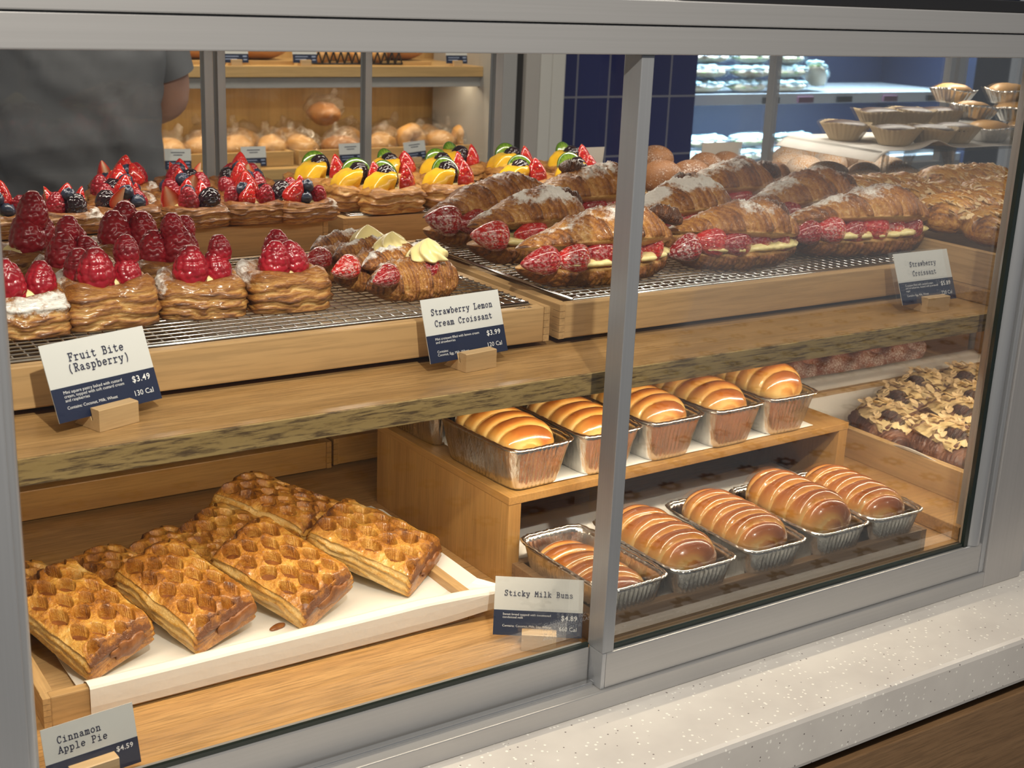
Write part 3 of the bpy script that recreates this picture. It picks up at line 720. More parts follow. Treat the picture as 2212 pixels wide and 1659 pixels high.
raspberry_bite(18, 'raspberry pastry at the rear left, tall stacked berries above a sugared side', (-.430, .484, ry), R(8), [(.004, -.006, 0, 0, -6, 1.3), (.010, -.002, .026, 0, 4, 1.1), (.022, .01, 0, 0, 10, 1.1)], .088, .076, .040, (-1, 0))
raspberry_bite(19, 'raspberry pastry mostly hidden by the left door frame in the rear rows', (-.505, .392, ry), R(0), B4, .082, .084, .038)

# ------------------------------------------------------------------ mixed berry pastries
def berry_danish(seed, lab, loc, rot, w=.086, d=.088):
    rnd = random.Random(seed); h = .027
    t = thing('mixed_berry_pastry', loc, (0, 0, rot), lab, 'pastry', 'mixed berry pastries on the rear tray')
    puff_shell('pastry_shell', w, d, h, seed, 3.2, .25, t, (1, .1 * rnd.uniform(-6, 6)), bake0=.56, sugar_amt=.8)
    custard('custard', w * .62, d * .6, h * .86, t, seed)
    z = h * .80; a0 = rnd.uniform(-25, 25)
    ring = [('strawberry', rnd.choice([0, 1])), ('raspberry', 0), ('blackberry', 0), ('strawberry', rnd.choice([0, 1])), ('blueberry', 0), ('raspberry', 1)]
    k0 = rnd.randrange(6); ring = ring[k0:] + ring[:k0]
    for i, (kd, ix) in enumerate(ring):
        a = R(a0 + 60 * i); rr = .0235; tilt = rnd.uniform(8, 26)
        fruit(kd, ix, t, (rr * math.cos(a), rr * math.sin(a), z + .001), (tilt * math.sin(a) * -1 * -1, tilt * math.cos(a), rnd.uniform(0, 360)) if kd != 'strawberry' else (-tilt * math.sin(a), tilt * math.cos(a), math.degrees(a) + rnd.choice([100, -80, 180])), rnd.uniform(.95, 1.12))
    fruit('strawberry', 2 if seed % 2 else 0, t, (.0, .004, z + .002), (rnd.uniform(-10, 10), rnd.uniform(-12, 12), rnd.uniform(0, 360)), 1.08)
    fruit('blueberry', 0, t, (-.012 + .02 * rnd.random(), -.010, z + .016), (30, rnd.uniform(-40, 40), 0), 1.0)
    return t
zb = .3378
ROWM = [('front row, at the left door frame', -.392, .762), ('front row, second from the left with a big blackberry', -.313, .762), ('front row, third from the left', -.236, .766),
        ('front row, fourth from the left with a blackberry at its left', -.152, .748), ('front row, second from the right end', -.066, .752), ('front row, nearest the gap between the rear trays', .002, .740)]
for i, (s, x, y) in enumerate(ROWM):
    berry_danish(31 + i, 'mixed berry pastry, ' + s, (x, y, zb), R((-6, 3, -3, 5, -4, 8)[i]))
ROWM2 = [('second row, behind the third front one', -.212, .862), ('second row, behind the fourth front one', -.124, .852), ('second row, topped by a tall strawberry', -.038, .846)]
for i, (s, x, y) in enumerate(ROWM2):
    berry_danish(41 + i, 'mixed berry pastry in the ' + s, (x, y, zb), R((4, -5, 9)[i]))
ROWM3 = [('last row at the back left, above the others', -.176, .956), ('last row at the back centre', -.088, .948), ('last row at the back right with a large blackberry', -.002, .940)]
for i, (s, x, y) in enumerate(ROWM3):
    berry_danish(51 + i, 'mixed berry pastry in the ' + s, (x, y, zb), R((4, -5, 9)[i]))

# ------------------------------------------------------------------ orange, kiwi and berry pastries
def orange_danish(seed, lab, loc, rot, w=.094, d=.092, arr=0):
    rnd = random.Random(seed); h = .034
    t = thing('orange_kiwi_pastry', loc, (0, 0, rot), lab, 'pastry', 'orange and kiwi pastries on the rear tray')
    puff_shell('pastry_shell', w, d, h, seed, 2.6, .25, t, (-.3 + rnd.uniform(-.4, .4), 1), bake0=.36, sugar_amt=.55, rough=1.25)
    custard('custard', w * .62, d * .6, h * .86, t, seed)
    z = h * .82
    fruit('orange_chunk', seed % 2, t, (-.020, -.012, z), (0, -14, 200 + rnd.uniform(-20, 20)), 1.22)
    fruit('kiwi_slice', 0, t, (.008, .016, z + .018), (70, rnd.uniform(-10, 10), rnd.uniform(-20, 25)), 1.05)
    fruit('blackberry', 0, t, (.004, -.004, z + .008), (rnd.uniform(-20, 20), 10, seed * 30), 1.15)
    fruit('strawberry', 0, t, (.024, -.012, z), (-4, 8, rnd.choice([195, 170, 215])), 1.22)
    return t
OR = [('at the rear left corner of its tray', .098, .890, 4), ('in the left column, second from the front', .118, .800, -6), ('at the front left edge of its tray', .150, .765, 3),
      ('in the middle row with a cream rim behind its strawberry', .222, .890, 8), ('in the front row behind the first strawberry croissant', .255, .772, -4), ('in the middle row, second column', .300, .868, 5),
      ('in the front row with a kiwi slice lying over its edge', .385, .765, -8), ('in the back row by the grey post', .372, .945, 6), ('in the back row with a tall strawberry by the white column', .452, .905, -4),
      ('at the front right of its tray beside the mullion', .490, .770, 7), ('at the back right of its tray before the blank card', .565, .895, 0)]
for i, (s, x, y, r) in enumerate(OR):
    orange_danish(61 + i, 'orange and kiwi pastry ' + s, (x, y, zb), R(r))

# ================================================================== croissants
def croissant_half(name, L, Wd, H, bend, kind, parent, seed, mat=CROI, n=7, bake0=.45, sugar=1.0, skew=.9, tap=2.2, flat=.25, peak=0.0):
    nu, nv = 84, 170; s = np.linspace(-.995, .995, nv); ph = np.linspace(0, 2 * np.pi, nu, endpoint=False)
    PH, SS = np.meshgrid(ph, s); SP = SS - peak * (1 - SS ** 2); tp = np.power(np.clip(1 - np.abs(SP) ** tap, 0, 1), .72)
    c, sn = np.cos(PH), np.sin(PH)
    P3 = np.stack([SS * 2.2, c * .7 * tp, sn * .7 * tp], -1); nz = fbm(P3, 2.4, 3, seed); n2 = fbm(P3, 9, 3, seed + 3)
    q = SS * n * .5 + skew * .35 * c + .28 * (nz - .5)
    saw = q - np.floor(q); step = np.where(saw < .82, saw / .82, (1 - saw) / .18)            # overlapping spiral layers
    fine = np.sin(2 * np.pi * (q * 5 + 1.3 * (n2 - .5)))
    amp = 1 + .17 * (step - .4) + .030 * fine + .30 * (nz - .5) + .16 * (n2 - .5)
    up = np.where(sn >= 0, 1, flat if kind == 'lid' else 1.0); dn = np.where(sn < 0, 1, flat if kind == 'boat' else 1)
    fl = np.where(sn >= 0, 1.0, flat) if kind == 'lid' else (np.where(sn >= 0, flat, 1.0) if kind == 'boat' else np.where(sn >= 0, 1, .55))
    outer = np.abs(fl - flat) > 1e-6 if kind != 'whole' else np.ones_like(sn, bool)
    amp = np.where(outer, amp, 1 + .04 * (nz - .5))
    X = SS * L / 2 + .0 * c; Y = c * Wd / 2 * tp * amp + bend * SS ** 2; Z = sn * H * tp * amp * fl
    if kind == 'boat': Z = np.maximum(Z, -H * .86)
    if kind == 'whole': Z = np.maximum(Z, -H * .45)
    bake = bake0 + .20 * (step - .4) * 1.4 + .12 * fine + .45 * (nz - .5) + .25 * (n2 - .5) + .25 * np.abs(SS) ** 6
    bake = np.where(outer, bake, .10 + .2 * nz)
    sug = np.clip((sn - .35) * 2.2, 0, 1) * sugar * np.clip(fbm(P3, 1.7, 2, seed + 9) * 2.4 - .55, 0, 1) * np.where(kind == 'boat', 0, 1)
    return surf(name, X, Y, Z, mat, parent, attrs={'bake': bake, 'sugar': sug})
def cream_ridge(name, L, r, bend, parent, seed, z, y):
    nu, nv = 18, 60; s = np.linspace(-.98, .98, nv); ph = np.linspace(0, 2 * np.pi, nu, endpoint=False); PH, SS = np.meshgrid(ph, s)
    nn = fbm(np.stack([SS * 4, np.cos(PH) * .4, np.sin(PH) * .4], -1), 2.2, 3, seed)
    rr = r * np.power(1 - np.abs(SS) ** 4, .6) * (.55 + .95 * nn)
    return surf(name, SS * L / 2, np.cos(PH) * rr * 3.9 + bend * SS ** 2 + y, np.sin(PH) * rr + z + .006 * (nn - .5), CUST, parent, attrs={'dust': ZERO(SS)})
def strawberry_croissant(seed, lab, loc, rot, L=.19, W=.088, tilt=16, berries=4, sc=1, deep=False, flap=(.35, 0.), mat=None, sugar=1.0):
    rnd = random.Random(seed); t = thing('strawberry_croissant', loc, (0, 0, rot), lab, 'croissant', 'strawberry croissants on the wire rack', sc)
    b = croissant_half('croissant_base', L, W * .82, .026, .016, 'boat', t, seed, bake0=.52, n=7, tap=3.0, flat=.30); b.location = (0, .006, .0228)
    c = cream_ridge('cream', L * .93, .0072, .014, t, seed, .0305, -.004)
    berries += 1
    for k in range(berries):
        q = (k + .5) / berries * 2 - 1; x = q * L * .42
        o = straw_mesh('strawberry', .040, .0185, .5, STRD if deep or rnd.random() < .4 else STRA, .55 if rnd.random() < .75 else .1) if k == 0 and seed in (71, 75) else None
        if o is None:
            o = FRS[rnd.randrange(len(FRS))].copy(); COL.objects.link(o)
        o.name = 'strawberry'; o.parent = t
        o.location = (x + .018 * (1 if k % 2 else 1) - .02, -.016 + .014 * q * q, .0365)
        o.rotation_euler = (R(180 + rnd.uniform(-6, 6)), R(90 + rnd.uniform(-14, 10)), R(rnd.uniform(-8, 8))); k_ = rnd.uniform(1.0, 1.12); o.scale = (k_, k_, k_ * 1.16)
    l = croissant_half('croissant_lid', L * 1.02, W * .98, .041, .018, 'lid', t, seed + 40, bake0=.46, n=5.5, skew=1.9, sugar=sugar, tap=1.8, peak=.22)
    l.location = (0, .004, .0465); l.rotation_euler = (R(-tilt), R(rnd.uniform(-4, 4)), 0)
    f = croissant_half('curled_tip', .046, .026, .013, .004, 'whole', t, seed + 80, bake0=.92, n=4, sugar=.5, tap=3)
    f.location = (L * flap[0] * .5, .006 + flap[1], .0465 + .033 - .012 * abs(flap[0])); f.rotation_euler = (R(-18), R(18), R(-28))
    return t
FRS = [straw_mesh('strawberry', .040, .0185, .5, STRA, .5), straw_mesh('strawberry', .042, .0175, .5, STRD, .25), straw_mesh('strawberry', .038, .019, .5, STRA, .15)]
for o in FRS: COL.objects.unlink(o)
# the cut face lies back, skin shows at the mouth
zc = RZ + .0005
SC = [(71, 'strawberry croissant at the back left of its tray with a dark curled tip', (.158, .475, zc), R(-3), .185, 16, 3, 1.02, (.35, 0)),
      (72, 'heavily sugared strawberry croissant second from the front in the left column', (.155, .378, zc), R(2), .175, 17, 2, 1.0, (.55, 0)),
      (73, 'strawberry croissant at the front left of its tray with cream oozing from its mouth', (.160, .243, zc), R(3), .225, 17, 4, 1.0, (.85, 0)),
      (74, 'strawberry croissant right behind the mullion in the rear row', (.320, .500, zc), R(-4), .185, 14, 3, 1.08, (-.1, .01)),
      (75, 'strawberry croissant at the front centre with four wide strawberry slices', (.372, .246, zc), R(-9), .205, 12, 4, .94, (.5, 0)),
      (76, 'strawberry croissant at the front right of its tray beside its price card', (.598, .249, zc), R(-6), .245, 16, 5, 1.0, (.45, .0)),
      (77, 'strawberry croissant in the middle row just right of the mullion', (.385, .372, zc), R(4), .185, 15, 3, 1.05, (.2, .01)),
      (78, 'strawberry croissant at the back centre, in front of the cinnamon doughnuts', (.580, .496, zc), R(0), .19, 16, 3, 1.05, (.75, 0)),
      (79, 'strawberry croissant in the middle row at the right, behind the front right one', (.612, .374, zc), R(-8), .20, 16, 3, 1.04, (.6, .0))]
for sd, lab, loc, rot, L, tilt, nb, sc, fl in SC:
    strawberry_croissant(sd, lab, loc, rot, L, .088, tilt, nb, sc, flap=fl, deep=sd in (75, 76), sugar=(1.3 if sd in (72, 77) else .8))
def rosette(parent, loc, r=.017, h=.022, seed=0, lobes=7, twist=1.2):
    nu, nv = 56, 22; u = np.linspace(0, 2 * np.pi, nu, endpoint=False); v = np.linspace(0, 1, nv); U, V = np.meshgrid(u, v)
    base = np.interp(v, [0, .1, .45, .62, .85, 1], [.8, 1.0, .86, .66, .34, .04])[:, None]
    rr = r * base * (1 + .17 * np.cos(lobes * (U + twist * V)) * (1 - .5 * V))
    rr = rr * (1 + .15 * (fbm(np.stack([np.cos(U), np.sin(U), V], -1), 2, 2, seed) - .5))
    o = surf('cream_rosette', rr * np.cos(U), rr * np.sin(U), V * h, CUST, parent, attrs={'dust': ZERO(U)}); o.location = loc; return o
def mini_croissant(seed, lab, loc, rot, L=.105, smooth_blob=False, sc=1):
    t = thing('mini_cream_croissant', loc, (0, 0, rot), lab, 'croissant', 'mini strawberry cream croissants', sc)
    b = croissant_half('croissant_base', L, .050, .036, .010, 'whole', t, seed, bake0=.46, n=7, sugar=.6, tap=3.2); b.location = (0, .0, .0164)
    k = croissant_half('croissant_lid', L * .95, .030, .022, .010, 'whole', t, seed + 3, bake0=.52, n=6, sugar=1.0, tap=3); k.location = (.004, .022, .043); k.rotation_euler = (R(-30), 0, 0)
    for x, y, rz in ((-.024, -.012, 8), (.036, -.006, -14)):
        o = FRS[seed % 2].copy(); COL.objects.link(o); o.name = 'strawberry'; o.parent = t; o.location = (x - .016, y, .040)
        o.rotation_euler = (R(160), R(84), R(rz)); o.scale = (.95,) * 3
    rosette(t, (.010, -.004, .049), .0210, .029, seed, 3 if smooth_blob else 7, .5 if smooth_blob else 1.4)
    return t
mini_croissant(91, 'mini croissant with a smooth dollop of lemon cream, rearmost of the three', (-.098, .362, zc), R(-8), smooth_blob=True, sc=(1, 1, .82))
mini_croissant(92, 'mini croissant with a ragged cream rosette, middle of the three', (-.092, .315, zc - 0), R(-2), sc=(1, 1, .82))
mini_croissant(93, 'mini croissant with a neat fluted cream rosette, foremost beside its price card', (-.075, .266, zc), R(4), .116, sc=(1, 1, .82))

# ================================================================== milk buns in foil pans
def foil_pan():
    t = thing('foil_loaf_pan')
    nu = 220; u = np.linspace(0, 2 * np.pi, nu, endpoint=False)
    def outline(hx, hy, r):
        P = [];
        for a in u:
            c, s = math.cos(a), math.sin(a); e = 7
            k = (abs(c) ** e + abs(s) ** e) ** (-1 / e); P.append((hx * c * k, hy * s * k))
        return np.array(P)
    zs = [0.0015, .0, .003, .012, .024, .036, .046, .0515]; fx = [.0, .0335, .0345, .0365, .0390, .0415, .0435, .0445]; fy = [.0, .069, .070, .072, .0745, .077, .079, .080]
    rows = []
    for z, hx, hy in zip(zs, fx, fy):
        o = outline(max(hx, .001), max(hy, .001), 0)
        per = np.cumsum(np.r_[0, np.hypot(*(np.diff(np.vstack([o, o[:1]]), axis=0).T))])[:-1]
        corner = np.clip((np.minimum(np.abs(o[:, 0]) / max(hx, .001), np.abs(o[:, 1]) / max(hy, .001)) - .72) / .2, 0, 1)
        fl = np.sign(np.sin(per / .0062 * 2 * np.pi)) * (1 - np.abs(np.cos(per / .0062 * 2 * np.pi)) ** 4) * .00085 * (1 - corner)
        fl = fl * (0 if z < .002 or z > .050 else 1) + corner * .0008 * np.sin(per * 2100) * (z > .002)
        nrm = o / np.maximum(np.linalg.norm(o, axis=1, keepdims=True), 1e-6); o = o + nrm * fl[:, None]
        rows.append(np.c_[o, np.full(nu, z)])
    inner = [np.c_[r[:, :2] * (1 - .0008 / .04), r[:, 2] + (.0008 if i < 2 else 0)] for i, r in enumerate(rows)][::-1]
    A = np.array(rows + inner); surf('pan_wall', A[..., 0], A[..., 1], A[..., 2], FOIL, t, cap=False)
    o = outline(.0462, .0818, 0); nn = o / np.linalg.norm(o, axis=1, keepdims=True); rim = []
    for k in range(9):
        a = 2 * np.pi * k / 8; j = .0006 * np.sin(u * 41) * np.sin(u * 17)
        rim.append(np.c_[o + nn * (.0026 * math.cos(a) + j)[:, None], np.full(nu, .0525 + .0017 * math.sin(a)) + j])
    A = np.array(rim); surf('rolled_rim', A[..., 0], A[..., 1], A[..., 2], RIMM, t, cap=False)
    return t
def milk_bun(seed, lobes=6, h=.030, gold=.0):
    # gold: how far this loaf is baked
    nu, nv = 44, 120; rnd = random.Random(seed)
    s = np.linspace(-1, 1, nv); ph = np.linspace(0, 2 * np.pi, nu, endpoint=False); PH, SS = np.meshgrid(ph, s)
    c, sn = np.cos(PH), np.sin(PH)
    q = (SS * lobes / 2 + .30 * c + .04 * np.sin(5 * SS + seed)) + .5 * (lobes % 2)
    fr = q - np.floor(q); lobe = np.power(np.clip(np.sin(np.pi * np.power(fr, .85)), 0, 1), .55)
    end = np.power(np.clip(1 - np.abs(SS) ** 5, 0, 1), .55)
    n = fbm(np.stack([SS * 3, c, sn], -1), 1.5, 3, seed)
    k = (.80 + .20 * lobe) * (1 + .08 * (n - .5))
    top = sn > 0
    X = c * .0405 * end * np.where(top, .93 + .07 * lobe, .86); Y = SS * .074
    Z = .043 + np.where(top, np.power(np.clip(sn, 0, 1), .85) * h * k * np.power(end, .9), sn * .034 * end)
    bake = (.10 + gold) + .74 * np.power(np.clip(sn, 0, 1), 1.1) * (.32 + .68 * np.power(lobe, 1.5) * (.45 + .55 * fr)) - .30 * np.clip(1 - fr / .28, 0, 1) - .15 * (n - .5)
    return surf('sticky_milk_bun', X, Y, Z, BUNM, attrs={'bake': bake})
PAN = Proto(foil_pan())
BUNS = [milk_bun(s, l, h, g) for g in (.20, .06) for s, l, h in ((1, 6, .031), (2, 6, .036), (3, 7, .033), (4, 6, .038), (5, 7, .034))]
used = set()
def bun(i, loc, rz, lab, grp, sc=1):
    o = BUNS[i] if i not in used else BUNS[i].copy()
    if i in used: COL.objects.link(o)
    used.add(i); o.location = loc; o.rotation_euler = (0, 0, rz); o.scale = (sc,) * 3 if not hasattr(sc, '__len__') else sc
    o.name = 'sticky_milk_bun'; tag(o, lab, 'bun', grp)
LOW = [(.0685, 'nearest the price card', 0, .85), (.1690, 'just right of the mullion', 1, 1), (.2785, 'middle of the row', 2, 1.05), (.3830, 'fourth from the left', 3, 1.1), (.4810, 'at the right end', 4, 1)]
for i, (x, s, b, hz) in enumerate(LOW):
    PAN((x, .116, .0072), R((2, 0, -1, 0, -2)[i]), (1, 1, 1), 'foil loaf pan in the front row, ' + s.split(',')[0], 'foil loaf pans')
    bun(b, (x, .116, .0074 - (.010 if i == 0 else 0)), R((2, 0, -1, 0, -2)[i] + 180 * 0), 'sticky milk bun in the front row, ' + s, 'sticky milk buns', (.97, 1, hz))
UP = [(.052, .278, 'at its left front corner', 0, 1), (.156, .280, 'second from left, behind the mullion', 1, .9), (.255, .283, 'third from the left', 2, 1), (.357, .285, 'fourth from the left', 3, .95), (.459, .290, 'at the right end, fullest', 4, 1.15)]
for i, (x, y, s, b, hz) in enumerate(UP):
    PAN((x, y, .1128), R(1.5 + (2, -1, 0, 1, -2)[i]), (1, 1, 1), 'foil loaf pan on the bamboo riser, ' + s, 'foil loaf pans')
    bun(b + 5, (x, y, .113), R(1.5), 'sticky milk bun on the bamboo riser, ' + s, 'sticky milk buns', (.97, 1, hz))
PAN((.048, .452, .1115), R(3), (1, 1, 1), 'foil loaf pan standing behind the left one on the riser, half hidden', 'foil loaf pans')
bun(7, (.048, .452, .1117), R(3), 'sticky milk bun in the pan behind the left one on the riser', 'sticky milk buns', (.97, 1, 1))

# ================================================================== lattice apple pies
def apple_pie(seed):
    t = thing('lattice_apple_pie'); L, Wd, H = .178, .100, .047
    nv, nt, nsd = 200, 92, 18
    y = np.linspace(-L / 2, L / 2, nv); a = np.linspace(-1, 1, nt)
    def hole(x, yy):
        m = 0; px, g = .0212, .0375
        for i in range(4):
            cx = (i - 1.5) * px
            for j in range(-3, 4):
                cy = j * g + (g / 2 if i % 2 else 0) - g / 4 + .003 * math.sin(i * 3 + j * 5 + seed)
                wx = .0098 + .0012 * math.sin(seed + i * 7 + j * 3); wy = .0172 + .002 * math.cos(seed * 2 + i * 5 + j)
                dx, dy = np.abs(x - cx - .002 * math.sin(j * 2.3 + seed)) / wx, abs(yy - cy) / wy
                m = np.maximum(m, 1 - (dx ** 1.35 + dy ** 1.6) ** .75)
        return m                                                   # > 0 inside a slit, negative on the web
    rows = []; bk = []
    for yy in y:
        q = yy / (L / 2); e = 1 - .30 * abs(q) ** 18; xt = a * Wd / 2 * .97 * (1 - .03 * abs(q) ** 10)
        hh = hole(xt, yy) - (1.2 if abs(q) > .94 else 0); ins = np.clip(hh / .10, 0, 1); ins = ins * ins * (3 - 2 * ins)
        lip = np.exp(-((hh + .10) / .16) ** 2)
        P = np.stack([xt * 30, np.full(nt, yy * 30), np.full(nt, seed)], -1); nz = fbm(P, 1.4, 3, seed); n2 = fbm(P, 6, 3, seed + 2)
        zt = H * (.80 + .20 * (1 - np.abs(a) ** 3.0)) * e + .0075 * (nz - .5) + .0022 * (n2 - .5) + .0044 * lip - ins * .022
        tt = np.linspace(0, 1, nsd); sn = vnoise(np.stack([tt * 2.5, np.full(nsd, yy * 26), np.full(nsd, seed)], -1), seed)
        ln = np.sin(2 * np.pi * (tt * 3.2 + 1.1 * sn)); ln2 = np.sin(2 * np.pi * (tt * 9 + 2.2 * sn))
        wv = Wd / 2 * (.97 + .06 * np.sin(np.pi * tt)) * (1 - .03 * abs(q) ** 10) + .0024 * ln + .0007 * ln2
        bot = .0006; zr = zt[-1] * (1 - tt) + bot * tt; zl = bot * (1 - tt) + zt[0] * tt; wl = wv[::-1] * (1 + .015 * math.sin(yy * 55 + seed))
        rows.append(np.c_[np.r_[xt, wv, -wl], np.full(nt + 2 * nsd, yy), np.r_[zt, zr, zl]])
        ends = .45 * abs(q) ** 14
        bt = .30 + .32 * lip * (.4 + nz) + .55 * (nz - .5) + .30 * (n2 - .5) + .12 * (1 - np.abs(a) ** 3) - .10 * ins + ends * 1.6
        bs_ = .10 + .17 * ln + .10 * ln2 + .25 * (1 - tt) ** 4 + ends + .15 * (sn - .5)
        bk.append(np.r_[bt, bs_, bs_[::-1]])
    for y0, k in ((0, 0), (-1, -1)):                                # close the two ends with a puffed, browned fold
        base = rows[k].copy(); c = np.array([0, 0, H * .42]); ex = []
        for sc_, dy in ((.96, .0010), (.88, .0014), (.60, .0006), (.2, -.002)):
            r = base.copy(); r[:, 0] *= sc_; r[:, 2] = c[2] + (r[:, 2] - c[2]) * sc_; r[:, 1] += dy * (1 if k == -1 else -1); ex.append((r, bk[k] * .5 + .42))
        if k == -1: rows += [r for r, _ in ex]; bk += [b_ for _, b_ in ex]
        else: rows = [r for r, _ in ex[::-1]] + rows; bk = [b_ for _, b_ in ex[::-1]] + bk
    A = np.array(rows); surf('lattice_crust', A[..., 0], A[..., 1], A[..., 2], LATT, t, cap=True, attrs={'bake': np.array(bk)})
    xs = np.linspace(-Wd * .44, Wd * .44, 40); ys = np.linspace(-L * .47, L * .47, 70); X, Y = np.meshgrid(xs, ys)
    Z = .0325 - .010 * np.abs(X / (Wd * .44)) ** 3 - .012 * np.abs(Y / (L * .47)) ** 12 + .0025 * (fbm(np.stack([X * 60, Y * 60, 0 * X], -1), 1.5, 3, seed) - .5)
    surf('apple_filling', X, Y, Z, APPL, t, False, False, {'dust': ZERO(X)})
    o = blob('oozing_filling', .030, .0050, .0120, APPL, seed, .55, 75, 36, 20); o.parent = t; o.location = (.012, -L / 2 - .001, .021)
    o = blob('oozing_filling', .022, .006, .011, APPL, seed + 4, .5, 75, 30, 16); o.parent = t; o.location = (-.014, L / 2, .022)
    return t
PIEP = [Proto(apple_pie(3)), Proto(apple_pie(8)), Proto(apple_pie(14))]
gp = 'lattice apple pies'
zp = .0105
AP = [(0, (-.452, .262, .034), (12, -13, 18), 'lattice apple pie at the left end of the front row, cut by the door frame'),
      (1, (-.344, .264, .034), (13, -12, 16.5), 'lattice apple pie second from the left in the front row, pale side up'),
      (2, (-.236, .262, .0375), (14, -20, 20), 'lattice apple pie in the middle of the front row, lattice in full view'),
      (0, (-.1185, .279, .0345), (13, -12, 32), 'lattice apple pie at the right end of the front row by the paper corner'),
      (1, (-.380, .352, .0125), (0, -3, 22), 'lattice apple pie lying behind the two left ones, dark apple at its end'),
      (2, (-.298, .372, .0125), (0, -6, 34), 'lattice apple pie in the back row behind the middle of the pile'),
      (0, (-.242, .368, .024), (4, -16, 24), 'lattice apple pie in the back row leaning on its neighbour, centre'),
      (1, (-.180, .412, .040), (7, -4, 30), 'topmost lattice apple pie at the back with a blistered apple end'),
      (2, (-.150, .368, .030), (6, -14, 30), 'lattice apple pie at the back right beneath the topmost one'),
      (0, (-.462, .352, .0125), (0, 0, 26), 'lattice apple pie in the back left corner behind the door frame')]
for i, loc, rot, lab in AP: PIEP[i](loc, tuple(R(a) for a in rot), (.76, .75, .80), lab, gp, 'pie')
crumb = blob('pie_crumb', .011, .005, .003, APPL, 4, .5, 90); crumb.location = (-.262, .212, .0125); crumb.rotation_euler = (0, 0, R(20)); tag(crumb, 'dark caramelised crumb fallen on the parchment in front of the pies', 'crumb')

